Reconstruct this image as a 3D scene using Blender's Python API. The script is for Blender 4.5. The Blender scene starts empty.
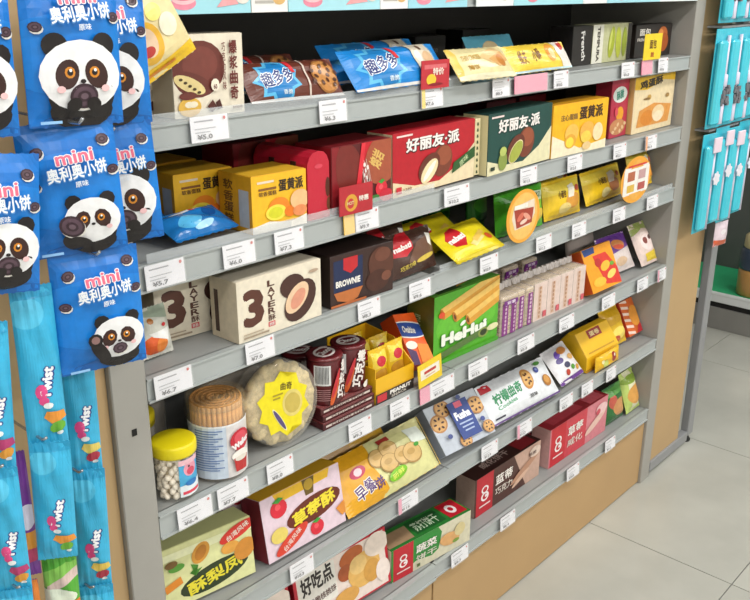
import bpy, bmesh, math, random
from mathutils import Matrix, Vector
C = bpy.context.scene.collection
sc = bpy.context.scene
random.seed(4)
# ---------------------------------------------------------------- camera, world, lights, exposure
cam_d = bpy.data.cameras.new('camera'); cam_d.sensor_width = 36; cam_d.lens = 882.8/750*36; cam_d.clip_start = .02
cam = bpy.data.objects.new('camera', cam_d); C.objects.link(cam)
_p, _y, _r = math.radians(19.699), math.radians(47.782), math.radians(0.161)
_fw = Vector((math.sin(_y)*math.cos(_p), math.cos(_y)*math.cos(_p), -math.sin(_p)))
_rt = _fw.cross(Vector((0,0,1))).normalized(); _up = _rt.cross(_fw)
_r2 = _rt*math.cos(_r)+_up*math.sin(_r); _u2 = -_rt*math.sin(_r)+_up*math.cos(_r)
M = Matrix((_r2, _u2, -_fw)).transposed().to_4x4(); M.translation = Vector((-0.722, -1.163, 1.70))
cam.matrix_world = M
sc.camera = cam
w = bpy.data.worlds.new('shop_air'); sc.world = w; w.use_nodes = True
w.node_tree.nodes['Background'].inputs[0].default_value = (.90, .95, 1, 1)
w.node_tree.nodes['Background'].inputs[1].default_value = .42
sc.view_settings.view_transform = 'Standard'; sc.view_settings.look = 'None'
sc.view_settings.gamma = 1; sc.view_settings.use_curve_mapping = False
sc.view_settings.exposure = -0.06
def lin(h):
    h = h.lstrip('#'); o = []
    for i in (0,2,4):
        c = int(h[i:i+2],16)/255
        o.append(c/12.92 if c <= .04045 else ((c+.055)/1.055)**2.4)
    return (*o, 1)
LIGHTS = [(-1.2,-1.0),(0.6,-1.0),(2.4,-1.0),(4.2,-1.0),(0.6,-2.9),(2.4,-2.9),(-1.2,-2.9),(4.2,-2.9)]
LZ = 2.78
for i,(lx,ly) in enumerate(LIGHTS):
    l = bpy.data.lights.new('ceiling_lamp_light','AREA'); l.shape='RECTANGLE'; l.size=1.15; l.size_y=.28; l.energy=(18 if ly>-2 else 34); l.color=(1,.985,.95)
    o = bpy.data.objects.new('ceiling_lamp_light', l); C.objects.link(o); o.location=(lx,ly,LZ-.045)
# ---------------------------------------------------------------- materials
MC = {}
def mat(col, rough=.45, metal=0, kind='plain', alpha=1, name=None):
    key = (col, rough, metal, kind, alpha)
    if key in MC: return MC[key]
    m = bpy.data.materials.new(name or kind+'_'+col.strip('#')); m.use_nodes = True
    nt = m.node_tree; b = nt.nodes['Principled BSDF']
    b.inputs['Roughness'].default_value = rough; b.inputs['Metallic'].default_value = metal
    c = lin(col); b.inputs['Base Color'].default_value = c
    def noise(scale, detail=3):
        tc = nt.nodes.new('ShaderNodeTexCoord'); n = nt.nodes.new('ShaderNodeTexNoise')
        n.inputs['Scale'].default_value = scale; n.inputs['Detail'].default_value = detail
        nt.links.new(tc.outputs['Object'], n.inputs['Vector']); return n
    def vary(scale, amt, detail=3, dark=None):
        n = noise(scale, detail); r = nt.nodes.new('ShaderNodeValToRGB')
        d = dark or tuple(x*(1-amt) for x in c[:3])+(1,)
        r.color_ramp.elements[0].color = d; r.color_ramp.elements[0].position=.3
        r.color_ramp.elements[1].color = c; r.color_ramp.elements[1].position=.68
        nt.links.new(n.outputs['Fac'], r.inputs['Fac']); nt.links.new(r.outputs['Color'], b.inputs['Base Color'])
        return n
    def bump(n, s, d=.002):
        bp = nt.nodes.new('ShaderNodeBump'); bp.inputs['Strength'].default_value=s; bp.inputs['Distance'].default_value=d
        nt.links.new(n.outputs['Fac'], bp.inputs['Height']); nt.links.new(bp.outputs['Normal'], b.inputs['Normal'])
    if kind == 'card': vary(60, .04)
    elif kind == 'foil':
        b.inputs['Coat Weight'].default_value=.35; b.inputs['Coat Roughness'].default_value=.15
        n = noise(38, 2); bump(n, .55, .004)
    elif kind == 'film': bump(noise(55,2), .6, .004)
    elif kind == 'metal': n = vary(14, .05); bump(noise(220), .08, .001)
    elif kind == 'wood': n = vary(4, .07, 6); bump(noise(160), .1, .001)
    elif kind == 'tile':
        n = vary(3.2, .2, 9); n2 = noise(45, 5)
        b.inputs['Coat Weight'].default_value=.25; b.inputs['Coat Roughness'].default_value=.2
    elif kind == 'food': vary(120, .35, 4); 
    elif kind == 'print': vary(70, .13)
    elif kind == 'plain': vary(40, .03)
    if alpha < 1: b.inputs['Alpha'].default_value = alpha
    MC[key] = m; return m
def clear(col='#ffffff', alpha=.22, rough=.12): return mat(col, rough, 0, 'film', alpha)
# ---------------------------------------------------------------- object helpers
def tag(o, label=None, cat=None, group=None, kind=None):
    if label: o['label'] = label
    if cat: o['category'] = cat
    if group: o['group'] = group
    if kind: o['kind'] = kind
    return o
def thing(name, label, cat, loc=(0,0,0), rot=(0,0,0), group=None):
    o = bpy.data.objects.new(name, None); C.objects.link(o); o.empty_display_size=.05
    o.location = loc; o.rotation_euler = rot
    return tag(o, label, cat, group)
def kids(o): return [c for c in bpy.data.objects if c.parent == o]
def dup(root, delta=(0,0,0), label=None, group=None, loc=None, rotz=None, skip=()):
    r = root.copy(); C.objects.link(r)
    r.location = Vector(loc) if loc else root.location + Vector(delta)
    if rotz is not None: r.rotation_euler.z = rotz
    if label: r['label'] = label
    if group: r['group'] = group
    for ch in KID.get(root.name, []):
        if ch.name.split('.')[0] in skip: continue
        c = ch.copy(); C.objects.link(c); c.parent = r; KID.setdefault(r.name, []).append(c)
        for g in KID.get(ch.name, []):
            d = g.copy(); C.objects.link(d); d.parent = c; KID.setdefault(c.name, []).append(d)
    return r
KID = {}
def obj(name, bm, mats, parent=None, smooth=False, kind=None):
    me = bpy.data.meshes.new(name); bm.normal_update(); bm.to_mesh(me); bm.free()
    for m in (mats if isinstance(mats, (list,tuple)) else [mats]): me.materials.append(m)
    if smooth:
        for p in me.polygons: p.use_smooth = True
    o = bpy.data.objects.new(name, me); C.objects.link(o)
    if parent is not None: o.parent = parent; KID.setdefault(parent.name, []).append(o)
    if kind: o['kind'] = kind
    return o
def box(bm, x0,y0,z0,x1,y1,z1, mi=0, bev=0):
    vs = [bm.verts.new(p) for p in ((x0,y0,z0),(x1,y0,z0),(x1,y1,z0),(x0,y1,z0),(x0,y0,z1),(x1,y0,z1),(x1,y1,z1),(x0,y1,z1))]
    fs = [bm.faces.new([vs[i] for i in f]) for f in ((0,3,2,1),(4,5,6,7),(0,1,5,4),(1,2,6,5),(2,3,7,6),(3,0,4,7))]
    for f in fs: f.material_index = mi
    if bev:
        es = list({e for f in fs for e in f.edges})
        bmesh.ops.bevel(bm, geom=es, offset=bev, segments=1, affect='EDGES')
    return fs
def bxo(name, x0,y0,z0,x1,y1,z1, m, parent=None, bev=0, kind=None):
    bm = bmesh.new(); box(bm,x0,y0,z0,x1,y1,z1,0,bev); return obj(name,bm,m,parent,kind=kind)
def lathe(bm, prof, cx=0, cy=0, n=28, mi=0, cap=True):
    rings = []
    for r,z in prof:
        rings.append([bm.verts.new((cx+r*math.cos(2*math.pi*k/n), cy+r*math.sin(2*math.pi*k/n), z)) for k in range(n)])
    for a,b in zip(rings, rings[1:]):
        for k in range(n):
            f = bm.faces.new((a[k],a[(k+1)%n],b[(k+1)%n],b[k])); f.material_index = mi; f.smooth=True
    if cap:
        for rg,fl in ((rings[0],True),(rings[-1],False)):
            f = bm.faces.new(rg[::-1] if fl else rg); f.material_index = mi
def tube(bm, pts, r, n=8, mi=0):
    rings=[]
    for i,p in enumerate(pts):
        p = Vector(p); a = Vector(pts[max(i-1,0)]); b = Vector(pts[min(i+1,len(pts)-1)]); t=(b-a).normalized()
        s = t.cross(Vector((0,0,1)) if abs(t.z)<.9 else Vector((1,0,0))).normalized(); q = s.cross(t)
        rings.append([bm.verts.new(p+r*(math.cos(2*math.pi*k/n)*s+math.sin(2*math.pi*k/n)*q)) for k in range(n)])
    for a,b in zip(rings, rings[1:]):
        for k in range(n):
            f=bm.faces.new((a[k],a[(k+1)%n],b[(k+1)%n],b[k])); f.material_index=mi; f.smooth=True
    bm.faces.new(rings[0][::-1]); bm.faces.new(rings[-1])
# ---------------------------------------------------------------- printed artwork: flat shapes laid on a surface
TX = {}
def text_geo(s, bold=0.0):
    if any(ord(c) > 255 for c in s) and bold < .08: bold = round(bold*.6, 3)
    k = (s, bold)
    if k in TX: return TX[k]
    c = bpy.data.curves.new('glyphs','FONT'); c.body = s; c.size = 1; c.resolution_u = 2
    o = bpy.data.objects.new('glyphs', c); C.objects.link(o)
    dg = bpy.context.evaluated_depsgraph_get(); me = o.evaluated_get(dg).to_mesh()
    vs = [(v.co.x, v.co.y) for v in me.vertices]; fs = [tuple(p.vertices) for p in me.polygons]
    o.evaluated_get(dg).to_mesh_clear(); bpy.data.objects.remove(o); bpy.data.curves.remove(c)
    if bold:
        bv, bf = [], []
        for dx,dy in ((0,0),(bold,0),(-bold,0),(0,bold),(0,-bold),(bold*.7,bold*.7),(-bold*.7,-bold*.7),(bold*.7,-bold*.7),(-bold*.7,bold*.7)):
            n0=len(bv); bv += [(x+dx,y+dy) for x,y in vs]; bf += [tuple(i+n0 for i in f) for f in fs]
        vs, fs = bv, bf
    nv = len(vs)//9 if bold else len(vs)
    x0=min(v[0] for v in vs); x1=max(v[0] for v in vs); y0=min(v[1] for v in vs); y1=max(v[1] for v in vs)
    sx=max(x1-x0,1e-3); sy=max(y1-y0,1e-3)
    TX[k] = ([((x-x0)/sx-.5,(y-y0)/sy-.5,.1*(i//nv)) for i,(x,y) in enumerate(vs)], fs); return TX[k]
def art(cmds, W, H, S, parent, curved=0, name='printed_picture', tname='lettering', rough=.4, kind='print', base=.0004, step=.00022, clip=True, xs=1.0):
    """cmds use fractions of the panel (0..1); radii are fractions of its height. S(x,y,h) puts a point on the surface."""
    bms = {False: bmesh.new(), True: bmesh.new()}; cols = {False: [], True: []}
    for li, cm in enumerate(cmds):
        k = cm[0]; ist = k in 'TV'; bm = bms[ist]; cl = cols[ist]
        z = li
        def mi(col):
            if col not in cl: cl.append(col)
            return cl.index(col)
        def face(pts, m):
            f = bm.faces.new([bm.verts.new((x,y,z)) for x,y in pts]); f.material_index = m
        def put(s, cx, cy, tw, th, col, rot, bold):
            vs, fs = text_geo(s, bold); m = mi(col); ca, sa = math.cos(math.radians(rot)), math.sin(math.radians(rot))
            bv = [bm.verts.new((cx+(x*tw)*ca-(y*th)*sa, cy+(x*tw)*sa+(y*th)*ca, z+q)) for x,y,q in vs]
            for f in fs:
                try: bm.faces.new([bv[i] for i in f]).material_index = m
                except ValueError: pass
        if k == 'R': _,x0,y0,x1,y1,c = cm; face([(x0*W,y0*H),(x1*W,y0*H),(x1*W,y1*H),(x0*W,y1*H)], mi(c))
        elif k == 'P': face([(x*W,y*H) for x,y in cm[1]], mi(cm[2]))
        elif k in 'EC':
            if k == 'C': cx,cy,rx,c = cm[1:5]; ry=rx; rot=0
            else: cx,cy,rx,ry,c = cm[1:6]; rot = cm[6] if len(cm)>6 else 0
            ca, sa = math.cos(math.radians(rot)), math.sin(math.radians(rot)); n = 20 if max(rx,ry)>.08 else 10
            face([(cx*W+xs*H*(rx*math.cos(t)*ca-ry*math.sin(t)*sa), cy*H+H*(rx*math.cos(t)*sa+ry*math.sin(t)*ca)) for t in [2*math.pi*j/n for j in range(n)]], mi(c))
        elif k == 'T':
            s,cx,cy,tw,th,c = cm[1:7]; put(s, cx*W, cy*H, tw*W, th*H, c, cm[7] if len(cm)>7 else 0, cm[8] if len(cm)>8 else .02)
        elif k == 'V':
            s,cx,y1,cw,ch,c = cm[1:7]
            for j,chh in enumerate(s):
                if chh != ' ': put(chh, cx*W, (y1-ch*(j+.5))*H, cw*W, ch*.9*H, c, 0, cm[7] if len(cm)>7 else .02)
    out = []
    for ist in (False, True):
        bm = bms[ist]
        if not bm.faces: bm.free(); continue
        bmesh.ops.triangulate(bm, faces=[f for f in bm.faces if len(f.verts)>4 or not ist])
        def cut(co, no, clear=False):
            bmesh.ops.bisect_plane(bm, geom=bm.verts[:]+bm.edges[:]+bm.faces[:], plane_co=co, plane_no=no, clear_outer=clear)
        if clip:
            cut((0,0,0),(-1,0,0),True); cut((W,0,0),(1,0,0),True); cut((0,0,0),(0,-1,0),True); cut((0,H,0),(0,1,0),True)
        if curved:
            for j in range(1,curved):
                cut((W*j/curved,0,0),(1,0,0)); cut((0,H*j/curved,0),(0,1,0))
        for v in bm.verts: v.co = S(v.co.x, v.co.y, base+step*v.co.z)
        if not bm.faces: bm.free(); continue
        o = obj(tname if ist else name, bm, [mat(c, rough, 0, kind) for c in cols[ist]], parent)
        out.append(o)
    return out
# ---------------------------------------------------------------- package builders
def place(p, d=0):
    """pose of a pack; one that stands or leans on a board is lifted so its rear lower edge rests on it"""
    x,y,w_,h_,t,ro,rz,z = p
    if x > .0 and y > -.1:
        for zb in Z:
            if -.02 < z-zb < .05: z = max(z, zb+d*math.sin(max(t,0))+.0008+abs(ro)*w_*.5)
    return (x,y,z), (-t, ro, rz), w_, h_
def carton(name, label, p, d, body, front, left=(), top=(), side=None, topc=None, group=None, cat='box', flap=True, rough=.38, right=()):
    loc, rot, W, H = place(p,d)
    t = thing(name, label, cat, loc, rot, group)
    bm = bmesh.new(); fs = box(bm, 0,0,0,W,d,H)
    fs[1].material_index = 2; fs[5].material_index = 1; fs[3].material_index = 1
    bmesh.ops.bevel(bm, geom=bm.edges[:], offset=.0012, segments=1, affect='EDGES')
    obj('carton_body', bm, [mat(body,rough,0,'card'), mat(side or body,rough,0,'card'), mat(topc or body,rough,0,'card')], t)
    art(front, W, H, lambda x,y,h: (x,-h,y), t, xs=1.35)
    if left: art(left, d, H, lambda x,y,h: (-h,d-x,y), t, name='side_print', tname='side_lettering')
    if top: art(top, W, d, lambda x,y,h: (x,y,H+h), t, name='top_print', tname='top_lettering')
    if flap and not top: bxo('closing_flap', .002, d*.0+.001, H, W-.002, d*.55, H+.0009, mat(topc or body,rough,0,'card'), t, .0003)
    return t
def pouch_S(W, H, T, seal=.05, wr=.002, ph=0):
    def prof(x, y):
        u=min(max(x/W,0),1); v=min(max(y/H,0),1)
        a=(1-abs(2*u-1)**2.6)**.75 if 0<u<1 else 0
        e=min(v,1-v)-seal; b=0 if e<=0 else min(e/.22,1)**.55
        return a*b, u, v
    def S(x, y, h, back=False):
        q,u,v = prof(x,y)
        e=min(v,1-v)
        wv = wr*(math.sin(u*31+ph)*math.exp(-e*9)+.6*math.sin(u*9+v*13+ph*2))*(q**.5)
        yy = T/2 - T/2*q - wv - h if not back else T/2 + T/2*q*.8 + h
        return (x+(.5-u)*W*.05*q, yy, y)
    return S
def pouch(name, label, p, T, body, front, group=None, cat='bag', seal=.05, hole=False, sealc=None, kind='foil', rough=.3, side_seals=False, wr=.0016, n=22, ph=None, alpha=1, segn=18, xs=1.0):
    loc, rot, W, H = place(p,T)
    t = thing(name, label, cat, loc, rot, group)
    S = pouch_S(W, H, T, seal, wr, ph if ph is not None else (len(name)*7+loc[0]*40))
    bm = bmesh.new(); nx, ny = 16, n
    g = [[bm.verts.new(S(W*i/nx, H*(seal+(1-2*seal)*j/ny), 0)) for i in range(nx+1)] for j in range(ny+1)]
    k = [[g[j][i] if i in (0,nx) else bm.verts.new(S(W*i/nx, H*(seal+(1-2*seal)*j/ny), 0, True)) for i in range(nx+1)] for j in range(ny+1)]
    for j in range(ny):
        for i in range(nx):
            bm.faces.new((g[j][i],g[j][i+1],g[j+1][i+1],g[j+1][i]))
            bm.faces.new((k[j][i+1],k[j][i],k[j+1][i],k[j+1][i+1]))
    for j in (0,ny):
        for i in range(nx):
            vs=[g[j][i],g[j][i+1],k[j][i+1],k[j][i]]; vs=list(dict.fromkeys(vs))
            try: bm.faces.new(vs)
            except ValueError: pass
    m = mat(body,rough,0,kind,alpha)
    obj('bag_body', bm, m, t, smooth=True)
    ms = mat(sealc or body,rough,0,kind,alpha)
    for z0,z1,nm in ((0,seal*H,'bottom_seal'),((1-seal)*H,H,'top_seal')):
        bm=bmesh.new(); zz = .0012; nn=segn
        top=[]; bot=[]
        for sgn in (-1,1):
            for i in range(nn+1):
                x=W*i/nn; edge = (zz if i%2 else -zz)
                a = z0 - (edge if nm=='bottom_seal' else 0); b = z1 + (edge if nm=='top_seal' else 0)
                bot.append(bm.verts.new((x, T/2+sgn*.0007+.0006*math.sin(i*1.7), a))); top.append(bm.verts.new((x, T/2+sgn*.0007+.0006*math.sin(i*1.7), b)))
        N=nn+1
        for i in range(nn):
            bm.faces.new((bot[i],bot[i+1],top[i+1],top[i])); bm.faces.new((bot[N+i+1],bot[N+i],top[N+i],top[N+i+1]))
            bm.faces.new((top[i],top[i+1],top[N+i+1],top[N+i])); bm.faces.new((bot[i+1],bot[i],bot[N+i],bot[N+i+1]))
        bm.faces.new((bot[0],top[0],top[N],bot[N])); bm.faces.new((bot[nn],bot[2*N-1],top[2*N-1],top[nn]))
        obj(nm, bm, ms, t)
    if front: art(front, W, H, S, t, curved=16, kind='print' , rough=rough, base=.0009, step=.00022, xs=xs)
    return t
# ---------------------------------------------------------------- small drawings
def cookie(x,y,r,c='#c98f4e',chip='#4a2a1a',n=7,rim=None,seed=1):
    rnd=random.Random(seed); o=[('C',x,y,r,rim or '#a8703a'),('C',x,y,r*.9,c)]
    for i in range(n):
        a=i*2.4; q=r*.75*math.sqrt((i+.5)/n); o.append(('E',x+q*math.cos(a)*.6,y+q*math.sin(a),r*.16,r*.12,chip,i*40))
    return o
def sandwich(x,y,r,rot=0):
    return [('E',x+.01,y-.012,r,r*.8,'#e8e4dd',rot),('E',x,y,r,r*.8,'#3a2630',rot),('E',x,y,r*.8,r*.62,'#5a4450',rot),('E',x,y,r*.5,r*.36,'#3a2630',rot),('E',x,y,r*.28,r*.2,'#6a5560',rot)]
def strawb(x,y,r,rot=0):
    return [('E',x,y,r*.85,r,'#d8283c',rot),('E',x-.01,y+r*.2,r*.3,r*.35,'#ee5560',rot),('P',[(x-r*.5,y+r*.9),(x,y+r*.6),(x+r*.5,y+r*.95),(x+r*.1,y+r*1.25)],'#3f9a3a')]
def panda(x,y,r,eat='low',look=0):
    K='#1c1516'; B='#3a1f1c'
    w_=1.0
    o=[('E',x-1.02*r,y+.82*r,.36*r,.34*r,K),('E',x+1.02*r,y+.82*r,.36*r,.34*r,K),
       ('E',x,y-.95*r,.95*r,.55*r,K), ('E',x-.8*r,y-.8*r,.32*r,.6*r,K,35),('E',x+.8*r,y-.8*r,.32*r,.6*r,K,-35),
       ('E',x,y,1.22*r,.98*r,'#f1f1f3'),
       ('E',x-.62*r,y+.05*r,.34*r,.42*r,B,-28),('E',x+.62*r,y+.05*r,.34*r,.42*r,B,28),
       ('C',x-.52*r,y+.1*r,.16*r,'#d98a2a'),('C',x+.52*r,y+.1*r,.16*r,'#d98a2a'),
       ('C',x-.52*r,y+.1*r,.09*r,K),('C',x+.52*r,y+.1*r,.09*r,K),('C',x-.5*r,y+.16*r,.045*r,'#ffffff'),('C',x+.54*r,y+.16*r,.045*r,'#ffffff'),
       ('E',x,y-.14*r,.09*r,.06*r,K),('E',x-.95*r,y-.35*r,.13*r,.1*r,'#f3c6c8'),('E',x+.95*r,y-.35*r,.13*r,.1*r,'#f3c6c8')]
    if eat=='low': o+=sandwich(x,y-.55*r,.44*r)+[('E',x-.42*r,y-.78*r,.24*r,.2*r,K,20),('E',x+.42*r,y-.78*r,.24*r,.2*r,K,-20)]
    elif eat=='side': o+=[('E',x-1.25*r,y-.85*r,.5*r,.34*r,K,-30)]+sandwich(x-1.3*r,y-.12*r,.56*r,-25)+[('E',x-.85*r,y-.85*r,.5*r,.22*r,K,-20)]
    elif eat=='wave': o+=sandwich(x,y-.5*r,.36*r)+[('E',x-1.3*r,y-.5*r,.3*r,.75*r,K,32),('E',x-1.62*r,y+.1*r,.34*r,.32*r,K),('E',x-1.62*r,y+.12*r,.2*r,.18*r,'#8a6a68')]
    return o
def mini_front(eat,cx=.52,cy=.3,r=.155,ty=0):
    o=[('R',-.1,-.1,1.1,1.1,'#1376cf'),('P',[(0,0),(1,0),(1,.05),(.5,.12),(0,.03)],'#0d62b4'),
       ('E',.55,.5,.6,.3,'#1a82dc',0)]
    o+=sandwich(.17,.80+ty,.05,30)+sandwich(.86,.86+ty,.05,-10)+sandwich(.93,.63+ty,.045)+sandwich(.1,.56+ty,.045)
    o+=panda(cx,cy,r,eat)
    o+=[('T','mini',.53,.765+ty,.42,.105,'#f6f2f4',4,.07),('T','mini',.53,.765+ty,.4,.092,'#ec6d8a',4,.025),
        ('T','奥利奥小饼',.54,.655+ty,.66,.12,'#5f9ad8',6,.07),('T','奥利奥小饼',.54,.66+ty,.64,.11,'#f4f7fb',6,.045),('T','原味',.57,.565+ty,.14,.045,'#eef4fb',4,.03),
        ('R',.08,.03,.3,.05,'#8fc0ee')]
    return o
def fruity(c1,c2,c3='#f0f3f5'):
    return [('R',-.1,-.1,1.1,1.1,'#3bb2de'),('E',.3,.85,.1,.09,'#58c4ea'),('R',-.1,.93,1.1,1.1,'#2c9fce'),
      ('T','Twist',.58,.42,.9,.09,'#2a3f8f',78,.12),('T','Twist',.58,.42,.86,.07,'#f6f6fa',78,.05),('E',.42,.37,.035,.05,'#e8508f'),('E',.46,.31,.03,.028,'#e8508f'),
      ('P',[(.5,.24),(.95,.22),(1.0,.17),(.6,.15),(.42,.2)],c1),('E',.75,.12,.05,.04,c2,20),('E',.8,.075,.02,.014,c3),('E',.55,.28,.03,.02,c3)]
def tagprint(seed=0):
    return [('R',.1,.78,.6,.84,'#9a9aa0'),('R',.1,.5,.66,.54,'#aeb0b6'),('R',.1,.36,.5,.4,'#b4b6bc'),('T','¥%d.%d'%(5+seed%9,(seed*3)%10),.35,.2,.4,.2,'#5a5a60',0,.03),('C',.9,.86,.07,'#d04a40')]
# ================================================================ THE ROOM
GREY='#9b9da0'
floor = bxo('floor', -3.2,-4.2,-.06, 6.6,2.6,-.004, mat('#6d6c69',.8,0,'plain'), None); floor['kind']='structure'
tile_me = None
TX0, TY0, TS = 1.643, -.4716, .797
cnt = 0
for i in range(-6,7):
    for j in range(-5,4):
        x0=TX0+i*TS; y0=TY0+j*TS
        if x0<-3.2 or x0+TS>6.6 or y0<-4.2 or y0+TS>2.6: continue
        if tile_me is None:
            bm=bmesh.new(); g=.0016; box(bm,g,g,-.004,TS-g,TS-g,0)
            tm = mat('#bcbcb4',.28,0,'tile'); o=obj('tile',bm,tm,floor); tile_me=o.data
        else:
            o=bpy.data.objects.new('tile',tile_me); C.objects.link(o); o.parent=floor
        o.location=(x0,y0,0)
ce = bxo('ceiling', -3.2,-4.2,2.8, 6.6,2.6,2.86, mat('#e9e9e6',.8)); ce['kind']='structure'
for nm,b in dict(wall_left=(-3.3,-4.2,-.06,-3.2,2.6,2.86), wall_right=(6.6,-4.2,-.06,6.7,2.6,2.86), wall_back=(-3.2,2.6,-.06,6.6,2.7,2.86), wall_front=(-3.2,-4.3,-.06,6.6,-4.2,2.86)).items():
    o=bxo(nm,*b,mat('#d9d8d2',.8)); o['kind']='structure'
em = bpy.data.materials.new('lamp_glow'); em.use_nodes=True
em.node_tree.nodes['Principled BSDF'].inputs['Emission Color'].default_value=(1,.98,.95,1); em.node_tree.nodes['Principled BSDF'].inputs['Emission Strength'].default_value=2.5
for i,(lx,ly) in enumerate(LIGHTS):
    t=thing('ceiling_light','white rectangular ceiling light panel, '+['first','second','third','fourth'][[-1.2,.6,2.4,4.2].index(lx)]+' from the left in the row '+('above the near aisle' if ly>-2 else 'farther from the shelves'),'light',(lx,ly,2.8),group='ceiling light panels above the aisles')
    bxo('housing',-.62,-.17,-.04,.62,.17,0,mat('#e4e4e2',.5),t,.003); bxo('diffuser',-.59,-.145,-.043,.59,.145,-.038,em,t)
# ================================================================ SHELVING
D=.42
Z=[1.70,1.497,1.283,1.09,.83,.565,.30]            # tops of the boards, topmost first
RB=[1.656,1.457,1.237,1.047,.783,.525,.257]       # lower edges of the price rails
JX=[.8,.848,.763,.753,.841,.829,.79]              # where the left and right rails meet
def shelving(name,label,x0,x1,left_post,side):
    t=thing(name,label,'shelves',(x0,0,0))
    W=x1-x0; G=mat('#979998',.42,0,'metal'); P=mat('#a19e98',.5,0,'metal')
    bm=bmesh.new()
    if side=='left':
        box(bm,-.065,-.004,0,0,D+.02,2.15,0,.002); o=obj('upright',bm,P,t)
        bxo('upright_slot',-.036,-.0052,1.0,-.027,-.0035,1.012,mat('#141312',.8),o)
        bxo('upright_slot',-.036,-.0052,.55,-.027,-.0035,.562,mat('#141312',.8),o)
    else:
        box(bm,W,-.004,0,W+.065,D+.02,2.15,0,.002); obj('upright',bm,P,t)
    bxo('back_panel',0,D,.02,W,D+.012,2.12,mat('#4c4947',.6,0,'metal'),t)
    bxo('base_plinth',.004,.05,0,W-.004,D-.01,.25,mat('#5c5a57',.7),t)
    for i,(z,rb) in enumerate(zip(Z,RB)):
        a = 0 if side=='left' else JX[i]-x0+.0015
        b = JX[i]-x0-.0015 if side=='left' else W
        sb = bxo('shelf_board',max(a,.002),.006,z-.022,min(b,W-.002) if side!='left' else b,D-.002,z,G,t,.001)
        yo = -.004 if side=='left' else 0
        bm=bmesh.new()
        # tilted price channel: back strip, lower lip, upper lip
        box(bm,a,yo,rb+.003,b,.006,z-.001)
        box(bm,a,yo-.004,rb,b,.004,rb+.0045); box(bm,a,yo-.003,z-.004,b,.009,z)
        obj('price_rail',bm,mat('#a9aeae',.35,0,'plain'),sb)
        if i in (1,2) and side=='left' or i==3 and side!='left':
            bxo('clear_lip',a+.02,yo-.002,z,b-.02,yo,z+.016,clear('#e6ecf0',.25),sb)
    kw = mat('#b9976a',.55,0,'wood')
    bxo('toe_kick',.002 if side=='left' else .003-(x0-.793),.006,.004,(.790-x0) if side=='left' else W,.05,.243,kw,t,.0015)
    return t
sh_a = shelving('shelving_unit','grey metal shelving bay on the left with seven shelves of biscuit boxes',0,.8,True,'left')
sh_b = shelving('shelving_unit','wider grey metal shelving bay on the right with a kraft kick board',.8,1.985,True,'right')
# upright side edge seen inside the right bay
def end_frame(label,x0,s,rod_top):
    t=thing('end_frame',label,'panel',(x0,0,0))
    kw=mat('#ba9b70',.55,0,'wood'); P=mat('#8f9092',.45,0,'metal')
    a,b=(0,.245) if s>0 else (-.245,0)
    bxo('kraft_board',a+.0005,.008,.05,b,.022,2.12,kw,t,.001)
    r0=.320*s; 
    bm=bmesh.new(); box(bm,min(r0,r0+.05*s),0,.03,max(r0,r0+.05*s),.03,2.15,0,.003); obj('frame_post',bm,P,t)
    bxo('base_rail',min(0,r0),.0,.012,max(0,r0),.03,.052,P,t,.002)
    bxo('top_rail',min(0,r0),.0,2.12,max(0,r0),.03,2.15,P,t,.002)
    bm=bmesh.new(); lathe(bm,[(.016,0),(.018,.008),(.010,.02),(.008,.032)],r0+.025*s,.015,14); obj('foot',bm,mat('#1d1d1d',.6),t)
    return t
ef_r=end_frame('kraft board in a grey frame to the right of the shelves',2.0655,1,2.1)
ef_l=end_frame('kraft board left of the shelves behind the hanging bags',-.0655,-1,2.1)
# header strip on the topmost rail
HS=[(.0,.075,'#e8e6e0','w'),(.075,.25,'#9fd6e2','p'),(.25,.33,'#eceae6','w'),(.33,.56,'#a6d9e4','p'),(.56,.64,'#ece9ea','w'),(.64,.83,'#9bd3e2','p'),(.86,1.0,'#e3e8ea','w'),(1.0,1.3,'#a2d8e4','p'),(1.3,1.42,'#e4e8ea','w'),(1.42,1.72,'#9fd4e2','p'),(1.72,1.97,'#dfe6ea','w')]
PLN={'w':'white','p':'pale blue'}
for k,(a,b,c,kd) in enumerate(HS):
    t=thing('shelf_strip_card','%s printed card strip on the topmost rail, %s from the left' % (PLN[kd],['first','second','third','fourth','fifth','sixth','seventh','eighth','ninth','tenth','last'][k]),'card',(a,-.0106,RB[0]),group='printed strip cards on the topmost rail')
    bxo('card',.001,0,0,b-a-.001,.002,.046,mat(c,.4,0,'card'),t)
    W=b-a
    if kd=='p': art([('E',.25,.35,.5,.22,'#e58aa0'),('E',.25,.5,.5,.2,'#f3c0c8'),('E',.25,.56,.4,.14,'#d86a88'),('P',[(.6,.2),(.75,.75),(.85,.3)],'#f2a3a8'),('E',.9,.5,.3,.2,'#e9e0d8')],W,.046,lambda x,y,h:(x,-h,y),t)
    else: art([('R',.1,.6,.8,.7,'#a8a4a0'),('R',.1,.3,.6,.4,'#b9b5b0'),('E',.75,.45,.3,.2,'#d9b070')],W,.046,lambda x,y,h:(x,-h,y),t)
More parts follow.
